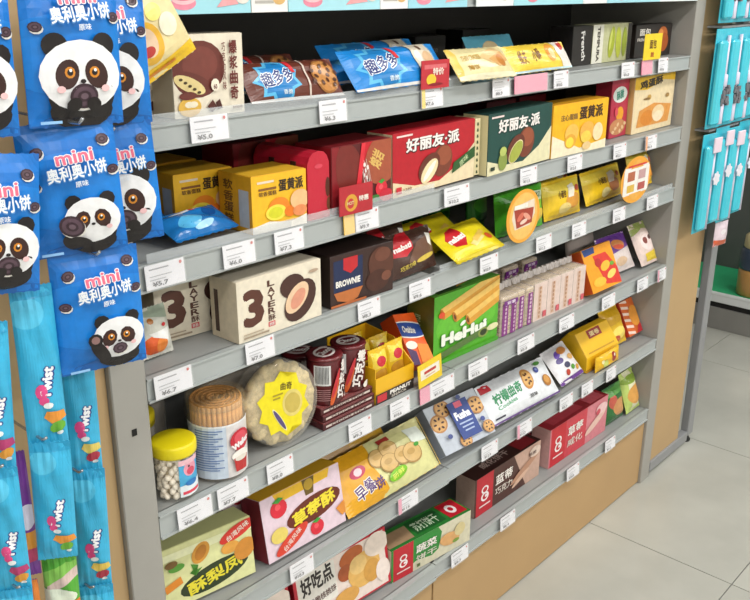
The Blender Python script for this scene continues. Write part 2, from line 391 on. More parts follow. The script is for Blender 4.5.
TAGS=[
(0.153,1.456,0.062,'w','below the cream chocolate pie box on the second rail'),   # z 1.477
(0.433,1.456,0.058,'w','below the brown cookie bag on the second rail'),   # z 1.480
(0.720,1.456,0.058,'wy','with a yellow edge under the red promotion card on the second rail'),   # z 1.478
(0.967,1.456,0.055,'w','below the cream cracker bag on the second rail'),   # z 1.479
(1.090,1.456,0.14,'p','blank pink strip below the yellow wafer pack'),   # z 1.478
(1.223,1.456,0.055,'w','at the right end of the long pink strip on the second rail'),   # z 1.482
(1.569,1.456,0.06,'w','below the olive green bean snack box'),   # z 1.484
(1.682,1.456,0.055,'p','small pink card below the yellow promotion card on the second rail'),   # z 1.485
(1.783,1.456,0.05,'w','at the right end of the second rail'),   # z 1.485
(0.048,1.236,0.062,'w','at the left end of the third rail beside the panda bags'),   # z 1.265
(0.200,1.236,0.058,'w','below the small blue packets on the third rail'),   # z 1.269
(0.316,1.236,0.058,'w','below the yellow egg pie carton on the third rail'),   # z 1.264
(0.473,1.236,0.025,'y','plain yellow card below the red promotion card on the third rail'),   # z 1.266
(0.524,1.236,0.055,'w','right of the plain yellow card on the third rail'),   # z 1.264
(0.816,1.236,0.075,'w','of extra width, below the red chocolate pie box'),   # z 1.268
(1.103,1.236,0.06,'w','below the dark green chocolate pie box'),   # z 1.280
(1.322,1.236,0.06,'w','below the yellow and white egg pie box on the third rail'),   # z 1.272
(1.567,1.236,0.06,'w','below the pink snack box on the third rail'),   # z 1.270
(1.758,1.236,0.06,'wo','with an orange edge below the tall cream cake box'),   # z 1.266
(0.047,1.046,0.062,'w','at the left end of the fourth rail under the small white bag'),   # z 1.081
(0.237,1.046,0.056,'w','below the cream box marked with a big 3'),   # z 1.081
(0.530,1.046,0.055,'w','below the dark brown brownie box on the fourth rail'),   # z 1.077
(0.694,1.046,0.06,'w','below the dark brown wafer bag on the fourth rail'),   # z 1.075
(0.953,1.046,0.06,'w','below the lying lemon yellow bag'),   # z 1.076
(1.196,1.046,0.06,'w','right of the oval orange sign on the fourth rail'),   # z 1.080
(1.373,1.046,0.06,'w','below the first upright yellow bag on the fourth rail'),   # z 1.074
(1.600,1.046,0.06,'w','left of the oval white and orange sign'),   # z 1.074
(1.813,1.046,0.06,'w','at the right end of the fourth rail'),   # z 1.066
(0.070,0.782,0.062,'w','below the yellow lidded nut jar'),   # z 0.818
(0.157,0.782,0.06,'w','below the tall jar of wafer rolls'),   # z 0.816
(0.274,0.782,0.056,'w','below the round cookie box'),   # z 0.818
(0.502,0.782,0.058,'w','below the stacked flat dark red cartons'),   # z 0.815
(0.632,0.782,0.055,'w','below the open yellow display carton'),   # z 0.819
(0.784,0.782,0.075,'w','of extra width, right of the pink card on the fifth rail'),   # z 0.814
(0.720,0.782,0.03,'p','small pink card below the tilted yellow promotion card'),   # z 0.815
(0.927,0.782,0.065,'w','below the bright green egg roll box'),   # z 0.808
(1.141,0.782,0.065,'w','below the purple wafer packs'),   # z 0.818
(1.347,0.782,0.065,'w','below the pale pink wafer packs'),   # z 0.822
(1.587,0.782,0.065,'w','below the orange and red snack box'),   # z 0.825
(1.808,0.782,0.06,'w','below the purple bag on the fifth rail'),   # z 0.825
(1.943,0.782,0.05,'wp','with a pink edge at the right end of the fifth rail'),   # z 0.823
(0.323,0.524,0.055,'w','below the strawberry box on the sixth rail'),   # z 0.552
(0.666,0.524,0.06,'wp','with a pink edge below the golden cookie bag'),   # z 0.553
(0.997,0.524,0.06,'w','below the grey and blue blueberry cookie box'),   # z 0.570
(1.161,0.524,0.06,'wp','with a pink edge below the white lemon cookie bag'),   # z 0.584
(1.382,0.524,0.06,'w','below the right end of the white lemon cookie bag'),   # z 0.581
(1.504,0.524,0.055,'w','below the small berry cookie bag'),   # z 0.582
(1.652,0.524,0.05,'w','below the yellow roofed box'),   # z 0.586
(1.106,0.256,0.06,'w','below the brown oblong box on the lowest rail'),   # z 0.298
(0.883,0.256,0.06,'w','below the right end of the green and cream oblong box'),   # z 0.306
(1.461,0.256,0.06,'w','below the pink oblong box'),   # z 0.326
(1.697,0.256,0.055,'w','below the dark green cookie bag on the lowest rail'),   # z 0.315
]
# ================================================================ PRICE CARDS
for i,(x,z,w_,k,l) in enumerate(TAGS):
    w_*=1.2 if w_<.1 else 1
    kc={'w':'white price card ','wy':'white price card ','wo':'white price card ','wp':'white price card ','p':'','y':''}[k]
    t=thing('price_card',kc+l,'price card',(x-w_/2,-.0125,z),(math.radians(-4),0,0),group='price cards on the shelf rails')
    H=.040; t.location.z+=.006
    bxo('card',0,0,0,w_,.0012,H,mat({'p':'#e58aa6','y':'#f0c33a'}.get(k,'#e9e8ee'),.4,0,'card'),t)
    if k not in 'py':
        c=tagprint(i)
        if k!='w': c=c+[('R',0,0,.16,1,{'wy':'#f0cf3a','wo':'#ef9a4a','wp':'#e98fae'}[k])]
        art(c,w_,H,lambda x,y,h:(x,-h,y),t,name='printed_lines',tname='printed_price')
    bxo('clear_holder',-.001,-.0022,-.001,w_+.001,-.0016,H+.001,clear('#ffffff',.12,.15),t)
# measured poses in metres and radians: x, y, width, height, lean back, roll, turn, z
P={'pie_cream':[0.106, 0.014, 0.14, 0.127, -0.001, 0.007, -0.004, 1.497],
'choc_cookie_brown':[0.259, -0.002, 0.216, 0.064, 0.49, 0.009, -0.058, 1.51],
'choc_cookie_blue':[0.494, -0.027, 0.302, 0.084, 0.668, -0.004, 0.036, 1.513],
'cracker_cream':[0.792, -0.039, 0.206, 0.07, 0.671, 0.008, -0.005, 1.509],
'wafer_yellow':[1.036, -0.006, 0.28, 0.058, 0.431, -0.003, -0.008, 1.505],
'box_black1':[1.377, 0.054, 0.099, 0.099, 0.002, -0.003, 0.003, 1.498],
'box_olive':[1.484, 0.056, 0.217, 0.1, 0.003, -0.003, 0.004, 1.498],
'box_bread':[1.735, 0.059, 0.277, 0.091, 0.002, -0.001, 0.004, 1.499],
'carton_yellow':[0.242, -0.006, 0.124, 0.102, 0.002, 0.004, -0.048, 1.282],
'red_box_choc':[0.439, -0.008, 0.167, 0.127, 0.003, -0.002, -0.009, 1.282],
'red_tub':[0.376, -0.004, 0.059, 0.127, 0.001, 0.0, -0.014, 1.279],
'pie_red':[0.614, 0.001, 0.286, 0.131, 0.005, -0.01, 0.016, 1.282],
'pie_green':[0.922, -0.011, 0.288, 0.139, 0.002, -0.009, 0.034, 1.281],
'pie_yellow':[1.219, 0.001, 0.269, 0.132, 0.004, 0.001, -0.034, 1.282],
'pink_box':[1.596, 0.043, 0.143, 0.162, 0.008, -0.01, 0.022, 1.284],
'cake_box':[1.707, 0.03, 0.286, 0.162, 0.007, -0.005, 0.005, 1.283],
'layer_box':[0.197, -0.001, 0.206, 0.115, 0.006, -0.013, 0.027, 1.089],
'dark_box':[0.436, 0.007, 0.178, 0.106, 0.003, 0.004, -0.045, 1.09],
'choc_bag':[0.64, 0.008, 0.159, 0.081, 0.307, -0.002, 0.033, 1.099],
'yellow_bag':[0.815, -0.027, 0.2, 0.097, 1.026, -0.003, 0.05, 1.114],
'green_bag':[1.064, 0.034, 0.205, 0.114, 0.12, 0.007, -0.042, 1.09],
'yellow_pack':[1.296, 0.03, 0.187, 0.105, 0.192, 0.004, -0.03, 1.09],
'yellow_pack2':[1.521, 0.033, 0.237, 0.096, 0.332, -0.003, 0.027, 1.09],
'yellow_pack3':[1.821, 0.046, 0.166, 0.112, 0.295, 0.001, -0.017, 1.09],
'hehui':[0.816, 0.044, 0.253, 0.175, 0.002, 0.002, -0.035, 0.83],
'wafer_a':[1.082, 0.036, 0.208, 0.118, 0.005, -0.0, -0.053, 0.83],
'orange_box':[1.51, 0.0, 0.174, 0.131, 0.431, 0.002, -0.022, 0.847],
'purple_bag':[1.754, 0.053, 0.188, 0.105, 0.599, 0.005, -0.05, 0.855],
'ovaltine':[0.681, -0.005, 0.129, 0.13, 0.696, -0.008, 0.16, 0.862],
'pineapple':[0.034, 0.054, 0.199, 0.126, 0.121, 0.01, -0.129, 0.565],
'strawberry':[0.253, 0.019, 0.231, 0.139, 0.178, 0.005, -0.019, 0.565],
'gold_bag':[0.486, -0.006, 0.323, 0.131, 0.676, 0.0, 0.0, 0.584],
'blueberry_box':[0.834, 0.008, 0.194, 0.128, 0.72, 0.005, -0.071, 0.592],
'lemon_white':[1.061, 0.01, 0.312, 0.116, 0.683, 0.003, -0.046, 0.59],
'berry_pack':[1.404, 0.007, 0.14, 0.115, 0.784, -0.003, 0.053, 0.593],
'house_box':[1.55, 0.048, 0.209, 0.101, 0.641, 0.001, -0.018, 0.589],
'yellow_back':[1.73, 0.047, 0.168, 0.119, 0.435, 0.002, -0.031, 0.582],
'stripe_box':[1.933, 0.074, 0.142, 0.114, 0.459, 0.002, -0.032, 0.583],
'haochidian':[0.366, 0.048, 0.29, 0.146, 0.18, 0.003, -0.062, 0.3],
'green_flat':[0.657, 0.031, 0.285, 0.093, 0.134, 0.005, -0.121, 0.3],
'brown_flat':[1.022, 0.046, 0.323, 0.121, 0.095, -0.0, -0.011, 0.301],
'pink_flat':[1.392, 0.038, 0.347, 0.132, 0.054, -0.0, -0.013, 0.301],
'green_cookie':[1.793, 0.048, 0.149, 0.125, 0.211, 0.001, -0.012, 0.3],
'cream_bag':[1.987, 0.069, 0.147, 0.141, 0.322, -0.001, 0.023, 0.3],
'panda_mid':[-0.216, -0.14, 0.12, 0.158, 0.001, -0.029, -0.344, 1.374],
'panda_top':[-0.213, -0.15, 0.111, 0.134, -0.008, 0.075, -0.041, 1.552],
'panda_low':[-0.203, -0.13, 0.117, 0.168, -0.0, -0.0, -0.252, 1.202],
'panda_mid_r':[-0.038, -0.08, 0.054, 0.178, -0.001, -0.067, -0.705, 1.341],
'panda_low0':[-0.331, -0.15, 0.391, 0.194, 0.012, 0.188, 0.864, 1.336],
'panda_top0':[-0.311, -0.16, 0.158, 0.145, -0.019, 0.016, 0.477, 1.544],
'panda_top_r':[-0.061, -0.08, 0.06, 0.158, -0.001, -0.002, -0.075, 1.53],
'snack_tilt':[0.003, -0.03, 0.136, 0.119, 0.001, -0.501, -0.05, 1.542],
'small_bag':[0.035, 0.04, 0.064, 0.086, 0.213, -0.003, 0.033, 1.091],
'stick_b1':[-0.258, -0.12, 0.053, 0.228, -0.0, 0.012, -0.243, 1.107],
'stick_b2':[-0.271, -0.12, 0.053, 0.183, -0.0, 0.049, -0.547, 0.936],
'stick_b3':[-0.264, -0.1, 0.048, 0.159, -0.0, 0.029, -0.656, 0.767],
'stick_c1':[-0.185, -0.07, 0.05, 0.212, -0.0, 0.026, -0.373, 1.016],
'stick_c2':[-0.194, -0.07, 0.05, 0.205, -0.0, 0.042, -0.532, 0.818],
'stick_c3':[-0.201, -0.07, 0.05, 0.198, -0.0, 0.037, -0.56, 0.624],
'stick_a1':[-0.329, -0.12, 0.048, 0.203, -0.0, 0.075, -0.227, 1.101],
'stick_a2':[-0.332, -0.12, 0.044, 0.189, -0.0, 0.021, -0.512, 0.916],
'stick_a3':[-0.341, -0.12, 0.044, 0.15, 0.0, 0.056, -0.512, 0.771],
'stick_p1':[-0.284, -0.09, 0.025, 0.198, -0.0, 0.003, -0.45, 0.905],
'stick_p2':[-0.281, -0.09, 0.022, 0.17, -0.0, 0.01, -0.45, 0.743]}
# ================================================================ PRODUCTS
def PP(k, **kw):
    p=list(P[k]); 
    for a,v in kw.items(): p['x y w h t ro rz z'.split().index(a)]=v
    return p
F=(-.2,-.2,1.2,1.2)
def bg(c): return [('R',-.2,-.2,1.2,1.2,c)]
# ---- second shelf from the top (first one with goods in view)
choc_pie=[('R',-.1,-.1,1.1,1.1,'#e9dfcb'),('E',.36,.58,.30,.35,'#6b3129',-12),('E',.38,.64,.2,.22,'#7a3c33',-12),('E',.28,.42,.24,.11,'#6b3129',-28),('E',.22,.40,.2,.085,'#e6d193',-32)]+\
 [('E',.1+.06*i,.47-.042*i,.022,.018,'#4a3a20') for i in range(5)]+[('E',.2,.13,.13,.12,'#e2b54e'),('E',.19,.16,.05,.04,'#f4ead0'),('E',.25,.16,.05,.04,'#f4ead0'),('E',.18,.27,.1,.05,'#6b3129'),
 ('P',[(.44,.12),(.52,.2),(.58,.1),(.5,.04)],'#5a2b24'),('P',[(.56,.16),(.62,.2),(.66,.08),(.58,.07)],'#4c241f'),
 ('V','爆浆曲奇',.84,.93,.12,.19,'#6a2a24',.05),('V','巧克力风味',.7,.9,.05,.12,'#7a4a40',.03),('R',.8,.06,.95,.09,'#7a5a40'),('E',.56,.38,.05,.08,'#f0e6d2'),('T','60',.56,.36,.05,.06,'#6a2a24')]
b=carton('pie_carton','cream carton of chocolate coated pies with brown upright lettering on the second shelf',PP('pie_cream'),.06,'#e6dcc8',choc_pie,side='#dccfb6')
b2=dup(b,(-.085,.062,0),'cream pie carton mostly hidden behind the panda bags on the second shelf')
def splash(x,y,r): 
    pts=[]
    for i in range(18):
        a=i*math.pi/9; q=r*(1.15 if i%2 else .85); pts.append((x+q*math.cos(a)*.42,y+q*math.sin(a)))
    return [('P',pts,'#5cb8e6'),('P',[(x+(px-x)*.82,y+(py-y)*.82) for px,py in pts],'#1f7fc4')]
def qdd(base,cookies):
    return bg(base)+splash(.3,.48,.5)+[('T','趣多多',.3,.52,.34,.4,'#f4f8fc',8,.08),('T','趣多多',.3,.52,.33,.36,'#2c3a7c',8,.03),('T','香脆',.36,.16,.1,.1,'#dff0fa'),
      ('P',[(.42,.95),(.47,.95),(.5,.6),(.46,.6)],'#d8343c'),('R',-.1,-.1,1.1,.05,'#e9e6e4')]+cookies
pk=pouch('cookie_bag','brown cookie bag with a blue splash and big cookie picture on the second shelf',PP('choc_cookie_brown',h=.076,t=.6,w=.212),.030,'#6a3427',
   qdd('#6a3427',[('R',.6,-.1,.62,1.1,'#d9c8bc')]+cookie(.83,.5,.44,'#c98a4a','#5a3018',14)),kind='foil',seal=.03)
bk=dup(pk,(-.02,.085,.006),'brown cookie bag lying behind the front brown cookie bag')
pk=pouch('cookie_bag','bright blue cookie bag with dark lettering and a pale panel on the second shelf',PP('choc_cookie_blue',h=.09,w=.296),.034,'#1b86d6',
   qdd('#1b86d6',[('R',.66,-.1,.9,1.1,'#e4d9c4'),('E',.72,.6,.12,.16,'#f4efe4'),('E',.83,.55,.2,.18,'#d9b48a'),('E',.78,.85,.06,.1,'#6a4a3a'),('E',.86,.3,.12,.08,'#b8402f'),('R',.9,-.1,.905,1.1,'#a8d8f0')]),kind='foil',seal=.03)
bk=dup(pk,(.03,.085,.006),'bright blue cookie bag lying behind the front blue one')
pouch('cracker_bag','cream cracker bag with biscuit picture on the second shelf',PP('cracker_cream',h=.078),.03,'#eadba6',
   bg('#eadba6')+[('R',.0,-.1,.08,1.1,'#e8c860'),('T','THIN CRACKER',.27,.6,.3,.16,'#c9a23e'),('T','薄饼',.25,.3,.18,.16,'#b98a2e'),('P',[(.4,.6),(.75,.95),(.88,.7),(.6,.35)],'#e8c58c'),('P',[(.55,.5),(.85,.75),(.95,.5),(.7,.25)],'#dba866'),('C',.78,.45,.2,'#c98238'),('R',.0,-.1,1.1,.12,'#f2e9c8')],kind='foil',seal=.03)
pouch('wafer_pack','flat yellow wafer pack with brown lettering and an orange picture on the second shelf',PP('wafer_yellow',h=.07,t=.55,x=1.03,w=.26),.022,'#f0cf45',
   bg('#f0cf45')+[('T','维夫',.2,.5,.12,.5,'#8a5a2a',0,.05),('T','小酥',.42,.55,.14,.42,'#7a4a22',14,.05),('E',.68,.6,.3,.34,'#e89a3a'),('E',.7,.55,.18,.2,'#f3d9a0'),('P',[(.75,1.1),(.9,1.1),(1.1,0),(.86,-.1)],'#e9e4dc'),('E',.9,.85,.18,.2,'#c94036'),('R',-.1,-.1,1.1,.06,'#c9e8f0')],kind='foil',seal=.03)
pouch('wafer_pack','cyan wafer pack behind the flat yellow wafer pack',[1.0,.075,.2,.09,.5,0,.02,1.510],.024,'#66b8d4',bg('#66b8d4')+[('E',.4,.5,.3,.3,'#e0c89a')],kind='foil',seal=.03,xs=1.3)
blk=bg('#211d1c')
b=carton('snack_carton','narrow black carton with white upright lettering beside the olive bean box',PP('box_black1'),.07,'#211d1c',blk+[('T','French',.55,.5,.75,.2,'#e4e2de',-82,.03)])
carton('snack_carton','black carton with faint green picture at the back of the second shelf',[1.18,.26,.13,.09,0,0,0,1.498],.09,'#24201d',blk+[('E',.5,.5,.3,.35,'#4f5a34')])
carton('snack_carton','black carton standing deep in the second shelf above the yellow wafer pack',[1.0,.27,.12,.08,0,0,0,1.498],.09,'#1f1c1b',blk+[('T','Cake',.5,.6,.5,.2,'#5a5650'),('E',.5,.3,.2,.14,'#4a4432')])
def vtxt(s,x,c,h=.8,w=.1): return ('T',s,x,.5,h,w,c,90,.03)
b=carton('bean_snack_carton','pale olive carton with two green beans pictured and a white lettered edge',PP('box_olive'),.06,'#c9c8a4',bg('#c4c59a')+[('R',-.1,-.1,.26,1.1,'#e4e2d4'),('T','TEMPURA',.14,.5,.42,.16,'#4a463c',-90,.05),('E',.48,.52,.13,.42,'#a9b53a',-6),('E',.66,.5,.12,.42,'#bcc648',4),('E',.82,.5,.1,.4,'#9aa836'),('E',.45,.6,.05,.3,'#ccd46a',-6),('R',.9,-.1,1.1,1.1,'#2a2522')],side='#2a2522')
carton('bread_snack_carton','black carton with a toasted bread picture at the right end of the second shelf',PP('box_bread',w=.235),.06,'#2a2320',bg('#2b2422')+[('T','面包',.25,.78,.3,.22,'#e4ded6',0,.04),('T','FRENCH',.2,.55,.3,.1,'#cfc8bf',0,.03),('E',.74,.66,.26,.26,'#b8632c',20),('E',.78,.42,.26,.3,'#a9541f',-10),('E',.68,.7,.14,.14,'#d98a44',20),('E',.6,.3,.16,.14,'#e0b070'),('T','吐司',.35,.25,.2,.15,'#d8b45a')])
# ---- third shelf
for k,(x,y,z,rz,lab) in enumerate([(.095,.012,1.312,.08,'small blue foil packet in front at the left end of the third shelf'),(.012,.098,1.312,-.05,'small blue foil packet beside the panda bags, left of the front packet'),(.006,.19,1.312,.05,'small blue foil packet in the middle of the row behind'),(.008,.29,1.312,.0,'small blue foil packet at the very back of the row')]):
    if k==0:
        pk0=pouch('foil_packet',lab,[x,y,.140,.075,1.2,0,rz,z],.03,'#1a72b8',bg('#1c74bd')+[('E',.35,.4,.35,.2,'#58b6e8',10),('E',.75,.6,.2,.15,'#0f4f94'),('R',.2,.75,.9,.82,'#e9f2f8'),('E',.55,.78,.12,.05,'#c03a40'),('E',.5,.2,.3,.07,'#a8dcf4',6)],group='small blue foil packets',seal=.07,rough=.2,wr=.004)
    else: dup(pk0,label=lab,loc=(x,y,z),rotz=rz)
lite=[('R',-.1,-.1,1.1,1.1,'#f4bd28'),('R',-.1,-.1,1.1,.12,'#f3ece2'),('P',[(-.1,.1),(.3,.18),(.7,.1),(1.1,.22),(1.1,-.1),(-.1,-.1)],'#f3ece2'),
 ('R',.1,.86,.4,.9,'#e9d9c0'),('T','蛋黄派',.71,.78,.46,.22,'#3a2a1c',0,.05),('R',.12,.74,.44,.78,'#8a5a2a'),('T','软香蛋糕',.28,.68,.32,.08,'#6a4422'),
 ('E',.48,.42,.17,.16,'#ef8a24'),('E',.42,.32,.17,.14,'#f6e04e'),('E',.41,.32,.12,.10,'#d8d42c'),('C',.68,.3,.1,'#ee7d1e'),('E',.86,.48,.16,.18,'#f0c08a'),('E',.86,.28,.12,.1,'#e9905a')]
yc=carton('egg_pie_carton','bright yellow egg pie carton with orange and lemon pictures on the third shelf',PP('carton_yellow',y=.001),.095,'#eeb52a',lite,
  left=bg('#d99c1c')+[('R',.62,.1,.92,.75,'#b9bcc0'),('V','软香蛋糕',.3,.9,.3,.2,'#6a4422',.03)],side='#dda31f',topc='#e8b432')
b=dup(yc,(-.082,.11,0),'yellow egg pie carton in shadow behind the front one, further left',rotz=-.05)
dup(yc,(-.078,.215,0),'dim yellow egg pie carton farthest back on the third shelf',rotz=0)
t=thing('bakery_tub','tall rounded red tub with dark straps beside the yellow egg pie carton','tub',(.376,.001,1.2836))
bm=bmesh.new()
seg=10; prof=[(.0,.0),(.0,.105),(.006,.118),(.014,.125),(.028,.128),(.042,.125),(.05,.118),(.056,.105),(.056,.0)]
fr=[bm.verts.new((x,0,z)) for x,z in prof]; bkv=[bm.verts.new((x,.15,z)) for x,z in prof]
bm.faces.new(fr[::-1]); bm.faces.new(bkv)
for i in range(len(prof)): j=(i+1)%len(prof); bm.faces.new((fr[i],fr[j],bkv[j],bkv[i]))
obj('tub_body',bm,mat('#c22138',.3,0,'foil'),t)
bxo('strap',-.001,.03,.0,.0575,.045,.108,mat('#3a1a16',.4,0,'card'),t,.0005); bxo('strap',-.001,.09,.0,.0575,.105,.108,mat('#3a1a16',.4,0,'card'),t,.0005)
art([('E',.92,.55,.06,.18,'#5a2a1c'),('E',.95,.25,.05,.12,'#6a3a20'),('E',.5,.95,.1,.04,'#d8485a')],.056,.105,lambda x,y,h:(x,-h,y),t)
rb=carton('chocolate_carton','dark red chocolate cake carton with brown picture and strawberries on the third shelf',PP('red_box_choc',z=1.283,y=.001),.1,'#7a1e22',
  bg('#5a1a1c')+[('P',[(.5,1.1),(.78,1.1),(.62,.55),(.5,.2),(.44,.6)],'#c8202e'),('R',-.1,-.1,.12,1.1,'#8a1c24'),('E',.3,.55,.22,.5,'#7a2a24',10),('E',.85,.7,.3,.4,'#a8543a',-10),('T','熔岩',.74,.72,.2,.3,'#e0b868',60,.06),('T','巧克力',.56,.5,.12,.5,'#f4e8e4',14,.04),('P',[(.35,.1),(.5,1.1),(.56,1.1),(.44,.1)],'#e0303e')]+strawb(.82,.24,.12)+[('E',.7,.1,.1,.06,'#3f7a34'),('E',.9,.12,.12,.1,'#c8243a')],side='#8a1f26',topc='#7a1c22')
dup(rb,(-.1,.165,0),'dark red chocolate cake carton in shadow behind the red tub')
def pie(c, w2):
    return bg(c)+[('P',[(-.1,.3),(.25,.12),(.55,.1),(.8,.3),(1.1,.75),(1.1,-.1),(-.1,-.1)],w2),
     ('T','好丽友·派',.47,.77,.66,.24,'#3a1a18' if c[1]=='b' else '#16302c',0,.09),('T','好丽友·派',.47,.78,.65,.22,'#f3ece8',0,.06),('R',.04,.93,.22,.96,'#f0d8d4'),
     ('E',.58,.42,.2,.26,'#7a3d2a',-10),('E',.6,.5,.15,.16,'#9a5238',-10),('E',.42,.36,.18,.25,'#6a3325',-38),('E',.42,.3,.12,.22,'#f0ddb0',-38),('E',.42,.3,.045,.19,'#f6f2e8',-38)]
pie_r=pie('#ba1c2a','#ecd9b4')+[('P',[(.7,.16),(1.0,.36),(1.0,.54),(.72,.34)],'#2f5a2c'),('T','原味',.85,.34,.12,.1,'#c8d8a8',30),('R',.03,.05,.09,.16,'#d0303c'),('T','12枚',.16,.1,.1,.06,'#8a5a4a')]
pr=carton('chocolate_pie_carton','large red chocolate pie carton with white arched lettering on the third shelf',PP('pie_red',w=.283),.07,'#b81c2a',pie_r,side='#e4d6ae',topc='#a81a26')
bxo('striped_edge',.284,-.0012,.002,.304,.066,.129,mat('#dccfa4',.45,0,'card'),pr,.001)
for j in range(9): art([('P',[(.2,0),(.8,0),(.65,1),(.3,1)],'#3a4a2a')],.013,.007,lambda x,y,h,j=j:(.287+x,-.0012-h,.006+.0135*j+y),pr,name='printed_stripe')
pie_g=pie('#1f4a44','#e6dfb8')+[('E',.22,.2,.1,.16,'#8a9a4a'),('E',.22,.36,.08,.08,'#b8c46a'),('E',.42,.3,.11,.2,'#a8b04a',-38),('R',.04,.08,.1,.14,'#2a3a2a')]
carton('chocolate_pie_carton','large dark green chocolate pie carton with white arched lettering',PP('pie_green',x=.926,w=.282,z=1.283),.07,'#1f4a44',pie_g,side='#ddd3a4',topc='#1a3d38')
ylo=bg('#f3b81e')+[('R',-.1,-.1,1.1,.1,'#f2e9d6'),('P',[(-.1,.5),(.2,.3),(.5,.1),(1.1,.2),(1.1,-.1),(-.1,-.1)],'#f2e7c8'),('T','蛋黄派',.68,.78,.44,.26,'#4a3018',0,.06),('T','注心蛋糕',.28,.74,.3,.12,'#8a6a3a',0,.03),('E',.34,.42,.18,.18,'#f0c05a'),('E',.32,.27,.15,.14,'#e6a83a'),('E',.31,.25,.1,.1,'#f7dc4a'),('E',.62,.4,.2,.2,'#eeb350'),('E',.6,.3,.14,.12,'#f6cf54'),('E',.82,.36,.14,.18,'#f2dcae'),('E',.62,.12,.12,.08,'#e8c890')]
carton('egg_pie_carton','yellow and white egg pie carton right of the dark green pie box',PP('pie_yellow',w=.262),.07,'#f0b322',ylo,side='#e2a61c',topc='#d99c1a')
carton('peanut_snack_carton','upright pink carton with a mint green cloud logo on the third shelf',PP('pink_box',w=.105,z=1.283),.05,'#b83048',bg('#b8304a')+[('E',.5,.74,.2,.14,'#e9f2ec'),('T','酥脆',.5,.74,.42,.16,'#3f9a84',8,.05),('E',.55,.4,.1,.13,'#e8a02c'),('E',.45,.18,.22,.14,'#c88a5a')]+[('E',.2+.13*i,.1+.06*(i%3),.04,.03,'#e6c49a',30*i) for i in range(6)]+[('E',.3,.45,.05,.08,'#d84a5a')],side='#8f2438')
carton('cake_snack_carton','tall cream carton with golden cakes pictured and black lettering on yellow',PP('cake_box',w=.265),.055,'#ead9b8',bg('#ecd8b0')+[('P',[(-.1,.8),(.3,.76),(.7,.9),(1.1,.84),(1.1,1.1),(-.1,1.1)],'#f0c02c'),('T','鸡蛋酥',.4,.88,.56,.16,'#33241a',4,.07),('P',[(.1,.1),(.15,.4),(.5,.5),(.95,.42),(.9,.1)],'#e09a4a'),('E',.35,.25,.2,.14,'#d8862e'),('E',.62,.3,.19,.15,'#f0d3a4'),('E',.62,.24,.15,.1,'#f6e2c0'),('E',.36,.62,.06,.05,'#c9a050'),('E',.3,.6,.1,.02,'#8a6a3a'),('E',.82,.6,.06,.04,'#a8844a')],side='#d8b070')
for k,x in enumerate((1.30,1.46)):
    carton('chocolate_carton','dark red carton stacked deep on the third shelf, %s of two' % ('left','right')[k],[x,.26,.14,.11,0,0,0,1.284],.12,'#7a1b26',bg('#7a1b26')+[('E',.5,.5,.2,.3,'#a8323c')])
# ---- fourth shelf
pouch('snack_bag','small translucent bag with an orange fruit picture at the left end of the fourth shelf',PP('small_bag'),.035,'#ddd9d0',bg('#dcdcd2')+[('P',[(-.1,.9),(1.1,.7),(1.1,1.1),(-.1,1.1)],'#a9b7a4'),('E',.35,.25,.26,.2,'#e8632c'),('E',.55,.22,.14,.16,'#f08a3a'),('P',[(.2,.5),(.9,.55),(.75,.3),(.3,.42)],'#f6f6f4'),('E',.3,.75,.07,.06,'#c07a3a'),('E',.7,.62,.05,.04,'#d8343c')],kind='foil')
lay=bg('#eae0cc')+[('T','3',.18,.52,.24,.62,'#5c3428',0,.05),('V','LAYER酥',.385,.9,.085,.115,'#5c3a30',.03),('R',.34,.12,.42,.2,'#d8404a'),('T','酥脆',.38,.16,.06,.06,'#f4e8e4'),('E',.64,.68,.2,.2,'#4a2c26',10),('E',.73,.4,.24,.36,'#4a2c26',-25),('E',.69,.46,.16,.27,'#ecc9a6',-30),('E',.70,.44,.1,.18,'#e09a80',-30),('R',.05,.05,.34,.08,'#a89680'),('R',.05,.11,.28,.13,'#b8a690'),('E',.9,.84,.08,.03,'#b8a08a')]
lb=carton('layer_cake_carton','cream carton marked with a big brown 3 and a chocolate ball on the fourth shelf',PP('layer_box',rz=.0,ro=0,z=1.09),.075,'#e2d6c0',lay,left=bg('#dccdb2')+[('R',.15,.1,.3,.8,'#4a342c')],side='#d9cbb0',topc='#e0d6c2')
dup(lb,(-.1,.105,0),'cream carton with a 3 standing in shadow behind and left of the front one',rotz=-.1)
dup(lb,(-.195,.2,0),'cream carton farthest back and left on the fourth shelf',rotz=.0)
brw=bg('#3a2420')+[('R',.05,.28,.5,.9,'#1e2b52'),('P',[(.2,.92),(.42,.92),(.42,.7),(.31,.6),(.2,.7)],'#c4262e'),('T','BROWNIE',.27,.44,.38,.13,'#f0ece6',0,.05),('P',[(.05,.28),(.5,.28),(.42,.08),(.3,.02),(.1,.12)],'#c0703a'),('E',.8,.62,.26,.34,'#5c3426',10),('E',.74,.3,.24,.22,'#4a281e'),('E',.82,.8,.16,.14,'#704232'),('E',.88,.35,.1,.1,'#7a4a38'),('R',-.1,-.1,.55,.05,'#b8683a')]
db=carton('brownie_carton','dark brown brownie carton with a navy panel and red shield on the fourth shelf',PP('dark_box'),.125,'#33211d',brw,left=bg('#261a18')+[('T','BROWNIE',.5,.5,.6,.1,'#e4e0da',90,.04)],side='#261a18',topc='#2d1e1b')
